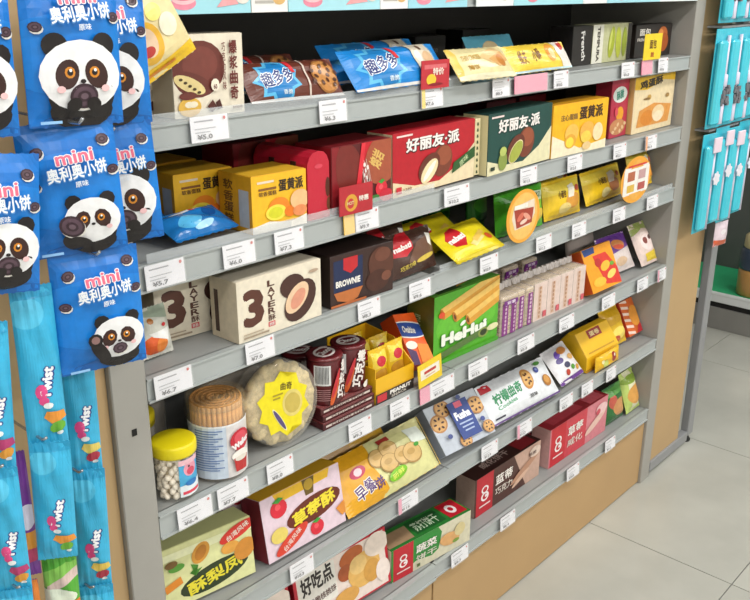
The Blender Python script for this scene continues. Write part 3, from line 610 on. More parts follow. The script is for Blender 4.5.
cb=pouch('wafer_bag','dark brown wafer bag with a red logo leaf and white lettering on the fourth shelf',PP('choc_bag',h=.095),.032,'#4a3028',bg('#4a3028')+[('P',[(.05,.5),(.08,.8),(.3,1.05),(.46,1.05),(.46,.6),(.3,.45)],'#c41f2c'),('T','nabati',.26,.68,.34,.14,'#f4ece8',6,.05),('P',[(.3,.3),(.55,.7),(.85,.8),(1.0,.45),(.7,.2)],'#6d4c3c'),('T','巧克力味',.3,.22,.3,.12,'#e6cf5a',8,.03),('P',[(.82,.85),(.95,.8),(.93,.5),(.84,.6)],'#f0ede8'),('E',.7,.3,.3,.06,'#d8bc50',8)],kind='foil',xs=1.3)
dup(cb,(-.01,.07,0),'dark brown wafer bag lying just behind the front brown one')
nab=bg('#e6d21c')+[('P',[(.1,.62),(.2,.82),(.4,.92),(.44,.5),(.34,.3),(.16,.36)],'#c8202c'),('T','nabati',.28,.56,.32,.16,'#f6eeea',6,.06),('P',[(.4,.3),(.7,.48),(.76,.36),(.48,.2)],'#f0d98a'),('P',[(.5,.4),(.8,.6),(.84,.5),(.55,.3)],'#e8c25a'),('E',.85,.36,.1,.1,'#e0552c'),('R',-.1,-.1,1.1,.08,'#d4be16')]
yb=pouch('wafer_bag','lemon yellow wafer bag with a red logo leaf lying flat on the fourth shelf',PP('yellow_bag',h=.105),.026,'#e2ce1c',nab,kind='foil',xs=1.3)
dup(yb,(-.012,.095,0),'lemon yellow wafer bag lying behind the front yellow one')
for k,(x,y,hh) in enumerate([(.83,.2,.13),(.93,.22,.125),(1.02,.2,.13),(1.09,.13,.115)]):
    pouch('green_snack_bag',['dark green bag standing deep behind the lemon yellow bag','middle dark green bag at the back of the fourth shelf','dark green bag at the back, beside the front bright green bag','dark green bag just behind the bright green bag'][k],[x,y,.085,hh,.05,0,.1,1.092],.05,'#2f7a2a',bg('#2f7a2a')+[('E',.5,.6,.3,.2,'#55a83c'),('E',.4,.3,.2,.1,'#1f5a24')],kind='foil',group='green bags at the back of the fourth shelf')
pouch('green_snack_bag','bright green chips bag half hidden by the oval orange sign',PP('green_bag',x=1.075),.05,'#4fae2a',bg('#4db02c')+[('E',.7,.65,.3,.2,'#7ccb3a'),('P',[(.55,.9),(.95,.85),(.9,.65),(.6,.7)],'#e6f0d4'),('T','原切',.76,.78,.26,.12,'#2c7a28'),('E',.75,.3,.3,.16,'#e6c24a',10),('E',.62,.22,.16,.1,'#d8a83a')],kind='foil',xs=1.3)
yel=lambda a,b: bg('#ecc426')+[('P',[(0,.9),(1,.95),(1,.7),(0,.62)],'#f2d84e'),('T','小面包',.35,.62,.2,.2,'#5a3a1c',0,.05),('E',.65,.4,.3,.2,a),('E',.4,.25,.2,.14,b),('P',[(.5,.8),(.7,.85),(.66,.5),(.5,.5)],'#f0ead8'),('E',.8,.7,.12,.08,'#c0503a')]
pouch('bread_snack_bag','upright yellow bread snack bag right of the bright green bag',PP('yellow_pack',w=.18),.05,'#e8bd22',yel('#d8983a','#e8d080'),kind='foil',xs=1.3)
pouch('bread_snack_bag','yellow snack bag leaning behind the oval white and orange sign',PP('yellow_pack2'),.045,'#e6cf28',yel('#b8703a','#f2e6a0'),kind='foil',xs=1.3)
pouch('bread_snack_bag','yellow snack bag lying low between the other yellow bags',[1.42,.105,.17,.10,.5,0,.05,1.11],.035,'#ecd62e',yel('#f0dc70','#c88a3a'),kind='foil',xs=1.3)
pouch('bread_snack_bag','yellow snack bag at the right end of the fourth shelf',PP('yellow_pack3',y=.045,w=.14),.05,'#e4b41e',yel('#d88a2a','#f0d080'),kind='foil',xs=1.3)
# ---- fifth shelf
def jar1():
    t=thing('nut_jar','small clear jar of pale nuts with a bright yellow lid on the fifth shelf','jar',(.066,.035,.8306))
    o=None
    bm=bmesh.new(); lathe(bm,[(.034,.001),(.037,.006),(.0375,.085),(.034,.092)],n=28); obj('jar_glass',bm,clear('#fbf8f0',.08,.08),t,True)
    bm=bmesh.new(); lathe(bm,[(.040,.088),(.041,.091),(.041,.107),(.039,.110),(.036,.1112),(0.002,.1115)],n=30); obj('lid',bm,mat('#e9d616',.35,0,'plain'),t,True)
    me=None; rnd=random.Random(3); k=0
    for lv in range(9):
        for j in range(11 if lv<8 else 8):
            a=2*math.pi*(j/11)+lv*.28; q=.0285
            if me is None:
                bm=bmesh.new(); bmesh.ops.create_icosphere(bm,subdivisions=1,radius=.0086); bm.transform(Matrix.Diagonal((1,.75,.85,1)))
                o=obj('nut',bm,mat('#fff4e2',.5,0,'plain'),t,True); me=o.data
            else:
                o=bpy.data.objects.new('nut',me); C.objects.link(o); o.parent=t
            q=.027+.002*rnd.random(); a+=rnd.random()*.3; o.location=(q*math.cos(a),q*math.sin(a),.009+.0094*lv+.003*rnd.random()); o.rotation_euler=(rnd.random()*3,rnd.random()*3,rnd.random()*3)
    bm=bmesh.new(); lathe(bm,[(.024,.003),(.024,.086)],n=16); obj('nut_core',bm,mat('#cdbb98',.7,0,'food'),t,True)
    S=lambda x,y,h:((.0378+h)*math.cos(-2.0+x/.0378),(.0378+h)*math.sin(-2.0+x/.0378),.012+y)
    art([('R',0,0,1,1,'#4fb0e0'),('E',.5,.72,.2,.2,'#f0a0b4'),('R',0,.86,1,1,'#f3c2cc'),('E',.5,.66,.12,.1,'#d8506a'),('C',.42,.8,.03,'#3a2a2a'),('P',[(0,.3),(1,.38),(1,0),(0,0)],'#e8f2f8'),('E',.5,.34,.18,.08,'#2f7ac0'),('R',.1,.06,.9,.14,'#e0455a')],.046,.072,S,t,curved=10,name='jar_label')
    return t
jar1()
def jar2():
    t=thing('wafer_roll_jar','tall clear jar packed with wafer rolls, blue and white label with a red cup','jar',(.172,.046,.8306))
    R=.053
    bm=bmesh.new(); lathe(bm,[(R-.003,.0),(R,.006),(R,.140),(R-.004,.146),(R-.004,.150)],n=32); obj('jar_glass',bm,clear('#fdf6ea',.14,.08),t,True)
    bm=bmesh.new(); lathe(bm,[(R+.001,.142),(R+.0015,.144),(R+.0015,.158),(R-.002,.161),(.002,.1612)],n=32); obj('clear_lid',bm,clear('#f2d8a8',.12,.08),t,True)
    me=None
    for ring,(q,n) in enumerate([(.044,30),(.034,22),(.024,15),(.014,8),(.004,2)]):
        for j in range(n):
            a=2*math.pi*j/n+ring*.2
            if me is None:
                bm=bmesh.new(); lathe(bm,[(.0044,.004),(.0046,.07),(.0044,.150),(.0028,.1505),(.0026,.146)],n=7)
                o=obj('wafer_roll',bm,mat('#e2a558',.5,0,'food'),t,True); me=o.data
            else:
                o=bpy.data.objects.new('wafer_roll',me); C.objects.link(o); o.parent=t
            o.location=(q*math.cos(a),q*math.sin(a),0)
    bm=bmesh.new()
    for q in (.046,.036,.026,.016): 
        tube(bm,[(q*math.cos(2*math.pi*k/24),q*math.sin(2*math.pi*k/24),.1515) for k in range(25)],.0022,5)
    obj('roll_rims',bm,mat('#cf9048',.5,0,'food'),t,True,'stuff')
    S=lambda x,y,h:((R+.0006+h)*math.cos(-3.85+x/R),(R+.0006+h)*math.sin(-3.85+x/R),.008+y)
    L=[('R',0,0,1,1,'#cfdcec'),('R',.62,0,1,1,'#e4e0e0'),('R',0,.97,1,1,'#f3f4f6')]+[('R',.26,.9-.045*i,.26+.32-.05*(i%3),.92-.045*i,'#6a86b8') for i in range(17)]
    L+=[('E',.78,.68,.2,.2,'#c8283a'),('E',.78,.72,.13,.12,'#e05060'),('T','Wafer',.78,.62,.24,.12,'#f6eef0',20,.08),('E',.77,.4,.17,.1,'#f4efe8'),('P',[(.68,.36),(.86,.36),(.84,.1),(.7,.1)],'#c03030'),('E',.77,.34,.12,.05,'#e8e0d4')]
    art(L,.165,.108,S,t,curved=14,name='jar_label',tname='label_lettering')
    return t
jar2()
def cookie_box(label,loc,rot,col,lab,R=.087,T=.05,n=13):
    t=thing('round_cookie_box',label,'cookie box',loc,rot)
    # clear drum lying on its rim: axis along local y, bottom of the rim at the origin
    bm=bmesh.new(); lathe(bm,[(R-.004,0),(R,.003),(R,T-.003),(R-.004,T)],n=40)
    bm.transform(Matrix.Translation((0,0,R))@Matrix.Rotation(math.pi/2,4,'X')@Matrix.Translation((0,0,-T)))
    o=obj('drum',bm,clear('#fff9ec',.16,.08),t,True)
    me=None
    for j in range(n):
        a=2*math.pi*j/n
        for q in (.068,):
            if me is None:
                bm=bmesh.new(); bmesh.ops.create_icosphere(bm,subdivisions=2,radius=.0195); bm.transform(Matrix.Diagonal((1,.62,.9,1)))
                for v in bm.verts: v.co*=1+.07*math.sin(v.co.x*700+v.co.z*500)
                c=obj('cookie',bm,mat(col,.7,0,'food'),t,True); me=c.data
            else:
                c=bpy.data.objects.new('cookie',me); C.objects.link(c); c.parent=t
            c.location=(q*math.cos(a),.016,R+q*math.sin(a)); c.rotation_euler=(0,-a,0)
    bm=bmesh.new(); lathe(bm,[(R-.008,.02),(R-.007,.024),(R-.007,T-.006),(.03,T-.006)],n=30)
    bm.transform(Matrix.Translation((0,0,R))@Matrix.Rotation(math.pi/2,4,'X')@Matrix.Translation((0,0,-T)))
    bm.free() if False else obj('cookie_filling',bm,mat(col,.75,0,'food'),t,True)
    bm=bmesh.new(); lathe(bm,[(.002,-.014),(.06,-.014)],n=24,cap=False)
    bm.transform(Matrix.Translation((0,0,R))@Matrix.Rotation(math.pi/2,4,'X')); obj('cookie_centre',bm,mat(col,.75,0,'food'),t)
    if lab: art(lab,2*R,2*R,lambda x,y,h:(x-R,-.0005-h,y),t,name='printed_label',clip=False)
    return t
pts=[]
for i in range(20):
    a=i*math.pi/10; q=(.36 if i%2 else .29); pts.append((.5+q*math.cos(a)*1.02,.5+q*math.sin(a)*1.08))
cookie_box('round clear box of pale cookies with a yellow star shaped label standing on its rim',(.317,.013,.835),(-.12,0,-.10),'#dcc793',
  [('P',pts,'#eedd1e'),('T','曲奇',.56,.7,.16,.09,'#6a5a14',-8,.05),('E',.62,.48,.14,.16,'#e2d078'),('E',.62,.48,.11,.12,'#cbb458'),('E',.42,.33,.032,.17,'#f0ecc0',28),('E',.42,.33,.026,.15,'#5a4a7a',28),('R',.36,.62,.5,.64,'#a8962a'),('R',.36,.58,.46,.6,'#a8962a')])
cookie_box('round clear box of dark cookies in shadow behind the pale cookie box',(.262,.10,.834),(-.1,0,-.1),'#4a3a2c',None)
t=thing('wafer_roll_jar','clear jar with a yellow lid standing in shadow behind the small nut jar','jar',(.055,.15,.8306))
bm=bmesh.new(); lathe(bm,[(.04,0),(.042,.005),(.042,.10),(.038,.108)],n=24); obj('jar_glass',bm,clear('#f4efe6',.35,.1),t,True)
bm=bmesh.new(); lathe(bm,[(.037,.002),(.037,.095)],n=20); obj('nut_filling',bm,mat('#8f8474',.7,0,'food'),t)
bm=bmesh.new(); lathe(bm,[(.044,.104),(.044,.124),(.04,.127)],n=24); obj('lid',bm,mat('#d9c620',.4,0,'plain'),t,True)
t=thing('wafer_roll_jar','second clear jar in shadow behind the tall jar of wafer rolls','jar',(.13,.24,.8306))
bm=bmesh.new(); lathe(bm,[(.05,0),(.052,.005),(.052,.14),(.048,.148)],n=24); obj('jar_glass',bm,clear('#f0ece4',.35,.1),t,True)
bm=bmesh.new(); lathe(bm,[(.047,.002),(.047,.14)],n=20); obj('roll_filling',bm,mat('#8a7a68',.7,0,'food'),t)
# dark red cups on flat cartons
FX=.398
fl=None
for k in range(3):
    p=[.409+.003*(k%2),.006+.003*k,.155,.0155,0,0,.0,.83+.0165*k]
    if fl is None:
        fl=carton('flat_biscuit_carton','flat dark red carton at the bottom of the stack under the choco tubes',p,.12,'#4a1418',bg('#4a1418')+[('R',.05,.3,.95,.6,'#d8c8c0'),('T','CHOCO STICK',.5,.45,.7,.3,'#4a1418'),('R',0,.9,1,1,'#8a3a3c')],topc='#8d4a4a',flap=False,group='flat dark red cartons stacked on the fifth shelf')
        art([('R',.04,.1,.96,.9,'#b98a86'),('R',.1,.3,.4,.7,'#5a1a1e'),('R',.5,.2,.9,.4,'#e0cfc8')],.155,.12,lambda x,y,h:(x,y,.0155+h),fl,name='top_print')
    else: dup(fl,label=['','middle flat dark red carton of the stack under the choco tubes','topmost flat dark red carton under the choco tubes'][k],loc=(p[0],p[1],p[7]))
zc=.83+.0165*3
def tube_box(label,x,y,z,rz):
    t=thing('choco_tube',label,'tube',(x,y,z),(0,0,rz),group='dark red choco tubes'); R=.037
    bm=bmesh.new(); lathe(bm,[(R-.001,0),(R,.003),(R,.098),(R-.002,.1)],n=28); obj('tube_body',bm,mat('#571319',.32,0,'card'),t,True)
    bm=bmesh.new(); lathe(bm,[(R+.001,.098),(R+.002,.1),(R+.001,.104),(R-.004,.105),(.001,.1045)],n=28); obj('foil_lid',bm,mat('#6a1c22',.3,0,'foil'),t,True)
    art([('E',.5,.5,.42,.42,'#5c161c'),('E',.5,.5,.36,.3,'#e4dcd8',20),('E',.5,.5,.3,.22,'#6a1c22',20),('T','Choco',.5,.5,.6,.24,'#efe8e4',14,.05),('E',.3,.25,.12,.05,'#d8c8c4',-20),('E',.7,.76,.14,.05,'#d8c8c4',-20)],2*R,2*R,lambda xx,yy,h:(xx-R,yy-R,.1052+h),t,name='lid_print',tname='lid_lettering')
    S=lambda xx,yy,h:((R+h)*math.cos(-2.95+xx/R),(R+h)*math.sin(-2.95+xx/R),yy+.003)
    art([('R',.0,.45,.3,.92,'#dfe0e0')]+[('R',.03+.024*i,.5,.04+.024*i,.9,'#4a4a4c') for i in range(10)]+[('R',.04,.1+.05*i,.28,.12+.05*i,'#a8787a') for i in range(6)]+[('T','巧克棒',.54,.55,.7,.26,'#f0e8e4',78,.06),('E',.36,.35,.06,.4,'#d8602a',-14),('E',.38,.5,.04,.35,'#c8303a',-16),('E',.7,.1,.12,.08,'#f0e8e0')],.12,.094,S,t,curved=12,name='wall_print',tname='wall_lettering')
    return t
a=tube_box('dark red choco tube standing front left with its barcode showing',.450,.042,zc,0)
dup(a,label='dark red choco tube standing front right beside the yellow display carton',loc=(.529,.050,zc),rotz=-.5)
dup(a,label='dark red choco tube standing behind the two front ones',loc=(.50,.176,.8305),rotz=-.9)
# open yellow display carton with bags
t=thing('display_carton','open yellow display carton with a black lower front on the fifth shelf','display carton',(.570,.006,.83),(0,0,.0))
yw=mat('#e9b41c',.4,0,'card'); W_=.128
bxo('base_tray',0,0,0,W_,.15,.003,yw,t); bxo('front_panel',0,0,.001,W_,.002,.062,yw,t)
bxo('side_panel',0,.002,.001,.002,.15,.085,yw,t); bm=bmesh.new()
vs=[(W_-.002,.002,.001),(W_-.002,.15,.001),(W_-.002,.15,.12),(W_-.002,.06,.11),(W_-.002,.002,.062)]
a_=[bm.verts.new(v) for v in vs]; b_=[bm.verts.new((v[0]+.002,v[1],v[2])) for v in vs]; bm.faces.new(a_); bm.faces.new(b_[::-1])
for i in range(5): j=(i+1)%5; bm.faces.new((a_[j],a_[i],b_[i],b_[j]))
obj('side_panel',bm,yw,t); bxo('back_panel',0,.148,.001,W_,.15,.12,yw,t)
art([('R',-.1,-.1,1.1,.42,'#2a1c1a'),('R',.04,.06,.28,.34,'#c8303c'),('T','PEANUT',.64,.26,.56,.16,'#f0ebe4',0,.06),('T','SNACK',.6,.1,.4,.1,'#d8cfc4'),('R',-.1,.4,1.1,.44,'#d8a018')],W_,.062,lambda x,y,h:(x,-h,y),t)
for k,(x,y,h,rz) in enumerate([(.575,.014,.112,0.0),(.635,.018,.12,.0),(.576,.062,.118,.03),(.634,.066,.125,-.05),(.60,.108,.13,0)]):
    pr=[x,y,.058,h,.06,0,rz,.8375]
    if k==0: q0=pouch('peanut_packet','yellow foil packet at the front left of the display carton',pr,.03,'#e3b81e',bg('#e3b81e')+[('P',[(.1,.95),(.5,.9),(.9,.97),(.9,.7),(.1,.6)],'#f2d64a'),('E',.5,.45,.2,.16,'#c08a2a'),('E',.5,.3,.24,.08,'#8a5a1c'),('E',.5,.75,.14,.1,'#c8303c')],group='yellow foil packets in the display carton',rough=.25)
    else: dup(q0,label='yellow foil packet %s of the display carton' % ['','at the front right','in the middle left','in the middle right','at the back'][k],loc=(x,y,.8375),rotz=rz)
t=carton('malt_drink_carton','orange carton with a blue and white oval logo leaning on the fifth shelf',PP('ovaltine',x=.712,y=.016,w=.080,rz=.02,ro=.2,z=.8765),.045,'#e2581e',
  bg('#e85c1c')+[('E',.42,.68,.42,.17,'#f2efe8',-8),('E',.42,.68,.39,.145,'#2a4a9a',-8),('T','Ovaltine',.42,.68,.56,.14,'#f6f2ec',-8,.04),('P',[(0,.35),(.35,.25),(.3,0),(0,0)],'#4a2a5a'),('P',[(.5,.4),(1,.35),(1,0),(.4,0)],'#ef8a2c'),('E',.25,.38,.12,.08,'#f2e6da')],side='#c8461a',topc='#d84f1c')
he=bg('#58b32c')+[('E',.5,.5,.5,.3,'#66be34')]
for i,(x0,y0,x1,y1) in enumerate([(.12,.72,1.05,1.02),(.3,.62,1.05,.88),(.5,.5,1.05,.72)]):
    dx,dy=x1-x0,y1-y0; L_=math.hypot(dx,dy); nx_,ny_=-dy/L_*.09,dx/L_*.09
    he+=[('P',[(x0+nx_,y0+ny_),(x1+nx_,y1+ny_),(x1-nx_,y1-ny_),(x0-nx_,y0-ny_)],'#e0a13c'),('P',[(x0+nx_,y0+ny_),(x1+nx_,y1+ny_),(x1,y1),(x0,y0)],'#efc467'),('E',x0,y0,.03,.085,'#c07a28',20),('E',x0,y0,.015,.045,'#6a3a14',20)]
he+=[('E',.1,.72,.05,.045,'#e0502c'),('T','HeHui',.45,.33,.72,.2,'#2f7a1e',0,.1),('T','HeHui',.45,.34,.7,.18,'#f2f6ea',0,.06),('E',.42,.49,.05,.03,'#f2f6ea',30),('P',[(.05,.06),(.8,.2),(.8,.3),(.05,.16)],'#57763a'),('E',.75,.22,.09,.075,'#8a9a4a'),('E',.75,.22,.06,.05,'#2f3a1c'),('E',.9,.25,.1,.05,'#e4e0b0'),('R',-.1,-.1,1.1,.06,'#4aa424')]
carton('egg_roll_carton','bright green carton with golden egg rolls and white lettering on the fifth shelf',PP('hehui'),.085,'#56ad2c',he,left=bg('#6a6a24')+[('T','HeHui',.35,.55,.6,.16,'#c8d49a',90,.02),('R',0,0,1,.1,'#4a5a1c')],top=bg('#5aa034')+[('R',.1,.1,.45,.6,'#2f4a22'),('P',[(.4,.2),(.95,.5),(.95,.85),(.55,.7)],'#e0a13c'),('R',.0,.0,1,.08,'#7ac048'),('R',.12,.65,.3,.85,'#dfe8c8')],side='#6a6a24')
# wafer packs: clear topped packs standing side by side
def wafer(label,x,w_,body,art_,group,h=.118,y=.03):
    t=thing('wafer_stack_pack',label,'wafer pack',(x,y,.8305),(0,0,-.05),group=group)
    bm=bmesh.new()
    for j in range(9): box(bm,.001,.002,.002+.0118*j,w_-.001,.088,.0112+.0118*j,j%2,.0012)
    obj('wafer_slice',bm,[mat('#dcc39a',.7,0,'food'),mat('#caa878',.7,0,'food')],t,kind='stuff')
    bm=bmesh.new(); box(bm,0,0,0,w_,.09,h*.93,0,.004); obj('clear_wrap',bm,clear('#f2e9e4',.3,.2),t)
    bm=bmesh.new()
    n=7; a=[bm.verts.new((w_*i/n,.045+.003*math.sin(i*2.1),h*.93)) for i in range(n+1)]; b=[bm.verts.new((w_*i/n,.05+.004*math.sin(i*2.6+1),h*1.06+.002*(i%2))) for i in range(n+1)]
    c=[bm.verts.new((v.co.x,v.co.y+.0015,v.co.z)) for v in a]; d=[bm.verts.new((v.co.x,v.co.y+.0015,v.co.z)) for v in b]
    for i in range(n): bm.faces.new((a[i],a[i+1],b[i+1],b[i])); bm.faces.new((c[i+1],c[i],d[i],d[i+1])); bm.faces.new((b[i],b[i+1],d[i+1],d[i]))
    obj('top_fin',bm,clear('#f4ecea',.6,.2),t)
    art(art_,w_,h*.92,lambda xx,yy,h_:(xx,-h_,yy),t,name='printed_band',tname='band_lettering')
    return t
pa=[('R',.08,.02,.42,.84,'#8a3a86'),('R',.6,.02,.9,.84,'#8d3f88')]+[('E',.25,.1+.1*i,.035,.04,'#d9b8cf') for i in range(8)]+[('E',.75,.1+.1*i,.03,.035,'#d9b8cf') for i in range(8)]+[('R',.08,.8,.9,.92,'#7a2f86'),('T','紫薯',.5,.86,.5,.08,'#f0e0f0')]
A0=wafer('purple printed wafer pack beside the bright green egg roll box',1.078,.072,'#d9c4b8',pa,'purple printed wafer packs on the fifth shelf')
B0=wafer('purple printed wafer pack, second to the right of the green egg roll box',1.152,.036,'#d9c4b8',[('R',.25,.02,.8,.86,'#8a3a86')]+[('E',.52,.1+.1*i,.04,.04,'#dcbcd2') for i in range(8)],'purple printed wafer packs on the fifth shelf')
r=dup(B0,(.0,0,0),label='purple printed wafer pack beside the pale pink wafer packs',loc=(1.191,.028,.8305))
ps=[('R',-.1,-.1,1.1,1.1,'#e3cdc4'),('R',.3,.04,.6,.9,'#d9b8a4')]+[('E',.45,.1+.11*i,.03,.04,'#b98a6a') for i in range(8)]+[('R',.7,.06,.95,.22,'#d8606a')]
C0=wafer('pale pink wafer pack beside the purple printed ones',1.232,.062,'#e3cdc4',ps,'pale pink wafer packs on the fifth shelf')
for k,l in enumerate(['second pale pink wafer pack from the purple ones','third pale pink wafer pack from the purple ones','pale pink wafer pack beside the orange and red snack box']):
    dup(C0,label=l,loc=(1.297+.065*k,.028-.002*k,.8305))
for k in range(4):
    dup(A0,label='wafer pack in shadow at the back of the fifth shelf, %s from the left'%['first','second','third','fourth'][k],loc=(1.09+.1*k,.17,.8305))
carton('cheese_snack_carton','orange and red snack carton with a blue corner leaning on the fifth shelf',PP('orange_box',w=.165),.04,'#ef9a1c',bg('#f09e1e')+[('P',[(.0,1.1),(.45,1.1),(.4,.86),(.05,.84)],'#2f4a8a'),('P',[(.3,.8),(.75,.8),(1.05,.3),(1.05,.0),(.5,.1)],'#d8382c'),('E',.42,.62,.1,.1,'#b82a2a'),('E',.62,.5,.16,.1,'#f0b83a',20),('E',.75,.28,.16,.08,'#f6d06a',20),('E',.85,.5,.07,.05,'#6aa83a'),('E',.3,.2,.2,.1,'#f6bb3c')],side='#c8501c')
pouch('snack_bag','purple snack bag with a sandwich picture leaning near the right end of the fifth shelf',PP('purple_bag',y=.045,x=1.70,w=.17,h=.12,z=.85,t=.5),.035,'#c9b8c4',bg('#ddd0cc')+[('P',[(-.1,1.1),(1.1,1.1),(1.1,.62),(.3,.5),(-.1,.3)],'#6a3a96'),('E',.55,.7,.3,.14,'#d98a4a',-8),('E',.55,.64,.26,.06,'#e0573a',-8),('T','夹心',.22,.82,.2,.14,'#f0e6f4'),('E',.5,.25,.26,.12,'#d8b898')],kind='foil')
pouch('snack_bag','pale pink and green snack bag at the right end of the fifth shelf',[1.875,.012,.106,.14,.5,0,-.02,.85],.04,'#ddc4bc',bg('#e2ccc4')+[('P',[(-.1,1.1),(1.1,1.1),(1.1,.78),(.5,.85),(-.1,.7)],'#9aa85a'),('E',.5,.5,.26,.2,'#f0dcd8'),('E',.4,.55,.1,.08,'#8a4a44'),('P',[(.2,.25),(.9,.3),(1,.05),(.3,.05)],'#e6c83a'),('E',.7,.6,.08,.06,'#5a3a38')],kind='foil')
pouch('snack_bag','clear plastic snack bag standing behind the purple and pink bags',[1.74,.2,.18,.16,.2,0,0,.832],.05,'#b8aca4',None,kind='foil')
# ---- sixth shelf
def fruitbox(base,oval,word,fruits,letter): return bg(base)+[('E',.55,.28,.46,.2,oval,10),('E',.55,.28,.44,.185,oval,10),('T',word,.55,.28,.62,.23,letter,10,.05)]+fruits
pine=fruitbox('#dfe0a4','#2c3a1e','酥梨凤',[('P',[(-.1,.92),(1.1,.9),(1.1,.78),(-.1,.8)],'#eef0c4'),('E',.42,.74,.11,.17,'#d89a3c',-20),('E',.42,.74,.07,.12,'#c07c28',-20),('P',[(.3,.62),(.38,.56),(.28,.48),(.42,.5),(.34,.4)],'#4a8a2c'),('E',.84,.84,.26,.11,'#d8382c',22),('T','台湾风味',.84,.84,.28,.1,'#f4ece0',22),('E',.74,.62,.12,.1,'#e0a044'),('E',.9,.5,.14,.18,'#d08a34',-20),('P',[(.0,.42),(.18,.5),(.2,.38),(.02,.3)],'#e08a2a'),('E',.15,.66,.1,.06,'#5a9a38'),('E',.1,.74,.08,.06,'#7a5a2a')],'#e6d838')
pb=carton('pineapple_cake_carton','pale yellow green pineapple cake carton at the left end of the sixth shelf',PP('pineapple'),.06,'#d4d596',pine,side='#b9b878',topc='#d8da9c')
dup(pb,(-.008,.105,0),'pineapple cake carton in shadow behind the front pineapple one')
stra=bg('#e6cfdc')+[('P',[(.12,1.1),(.9,1.1),(.84,.86),(.2,.84)],'#eebc2a'),('P',[(.5,1.1),(.68,1.1),(.64,.74),(.54,.74)],'#6a5420'),('E',.59,.9,.07,.09,'#b8962c'),('E',.62,.5,.42,.2,'#6b2a18',8),('T','草莓酥',.62,.5,.56,.24,'#f0dc3a',8,.06)]+strawb(.2,.76,.14)+strawb(.62,.17,.12)+[('E',.3,.2,.28,.1,'#d8402c',30),('T','台湾风味',.3,.2,.26,.09,'#f2e2da',30),('E',.16,.36,.12,.12,'#e6cf6a'),('P',[(.88,.3),(1.0,.38),(1.05,.2),(.95,.14)],'#e0903a')]
sb_=carton('strawberry_cake_carton','pale pink strawberry cake carton with a golden top and brown oval on the sixth shelf',PP('strawberry',x=.26,w=.222),.065,'#e0c6d4',stra,left=bg('#7a1f30')+[('R',.1,.1,.3,.9,'#8f2a3c')],side='#7a1f30',topc='#e6b22c')
dup(sb_,(-.022,.1,.0),'strawberry cake carton in shadow behind the front strawberry one')
for k,(x,y) in enumerate([(.27,.125),(.36,.12),(.31,.20)]):
    pouch('lolly_packet','small pink and white packet lying on the rear strawberry carton, %s' % ['on its left','on its right','at its back'][k],[x,y,.07,.06,1.3,0,.1*k,.742],.018,'#e4c8d6',bg('#e6cedb')+strawb(.5,.5,.2)+[('E',.3,.8,.12,.08,'#7ab84a')],kind='foil',group='small pink packets behind the strawberry carton')
gold=bg('#dedb9c')+[('R',-.1,-.1,.3,1.1,'#e3a51c'),('P',[(.28,1.1),(.42,1.1),(.34,.6),(.42,.1),(.3,-.1),(.2,-.1)],'#e3a51c'),('E',.2,.62,.14,.1,'#c03a5a',10),('C',.2,.62,.07,'#f0d0d8'),('T','早餐',.2,.3,.2,.28,'#fbf6ea',12,.08),('T','早餐',.2,.3,.19,.25,'#5a3a7a',12,.03),('T','饼',.34,.28,.1,.2,'#5a3a7a',8,.03),
  ('P',[(.62,.95),(.95,.8),(1.1,1.1),(.7,1.1)],'#e9e4a6'),('P',[(.78,.9),(.95,.85),(1.0,.55),(.82,.6)],'#e8efe6'),('R',.5,.86,.62,.94,'#a8342c')]
for x,y,r_ in [(.42,.66,.17),(.55,.72,.16),(.5,.5,.17),(.66,.5,.17),(.76,.46,.19)]: gold+=[('E',x,y,r_*1.1,r_,'#a9854a'),('E',x,y+.01,r_,r_*.88,'#d6b273'),('E',x-.01,y+.03,r_*.5,r_*.3,'#c39d5a')]
gold+=[('E',.53,.26,.2,.1,'#7fc02c',10),('T','新鲜',.53,.26,.14,.1,'#e8f06a',10),('E',.84,.56,.06,.04,'#4a9a3a'),('R',.99,-.1,1.1,1.1,'#d8b43a')]
gb=pouch('cookie_bag','long golden and pale green cookie bag with round cookies on the sixth shelf',PP('gold_bag'),.042,'#dfb238',gold,kind='foil',seal=.035,xs=1.3)
pouch('cookie_bag','golden cookie bag lying in shadow behind the long golden bag',[.48,.125,.30,.12,.68,0,.0,.592],.035,'#d2a02a',bg('#d2a02a')+[('E',.4,.5,.3,.2,'#b98a3a')],kind='foil',xs=1.3)
berry=[]
for x,y,r_,s_ in [(.14,.62,.17,3),(.3,.86,.16,5),(.88,.66,.17,8),(.42,.1,.12,4),(.9,.16,.12,6)]: 
    berry+=[('E',x,y,r_,r_*1.1,'#b9814a'),('E',x,y,r_*.82,r_*.9,'#d9a766')]+[('E',x+r_*.42*math.cos(i*1.05),y+r_*.62*math.sin(i*1.05),r_*.2,r_*.12,'#4a2a22',i*60) for i in range(6)]
fus=bg('#b9c0cc')+[('P',[(-.1,.4),(.4,.5),(1.1,.3),(1.1,1.1),(-.1,1.1)],'#c6ccd6')]+berry+[('C',.18,.3,.05,'#3a4a8a'),('C',.85,.35,.05,'#34448a'),('C',.62,.95,.05,'#3a4a80'),('R',.36,.12,.74,.9,'#25418c'),('R',.48,.76,.62,.88,'#e0607a'),('T','Fusha',.55,.6,.3,.17,'#f4f4f8',0,.06),('R',.42,.42,.68,.45,'#a8b8dc'),('R',.44,.34,.66,.37,'#a8b8dc'),('R',.46,.26,.64,.29,'#a8b8dc')]
carton('blueberry_cookie_carton','grey cookie carton with a dark blue panel and berry tarts on the sixth shelf',PP('blueberry_box'),.04,'#b4bbc8',fus,side='#9aa2b0')
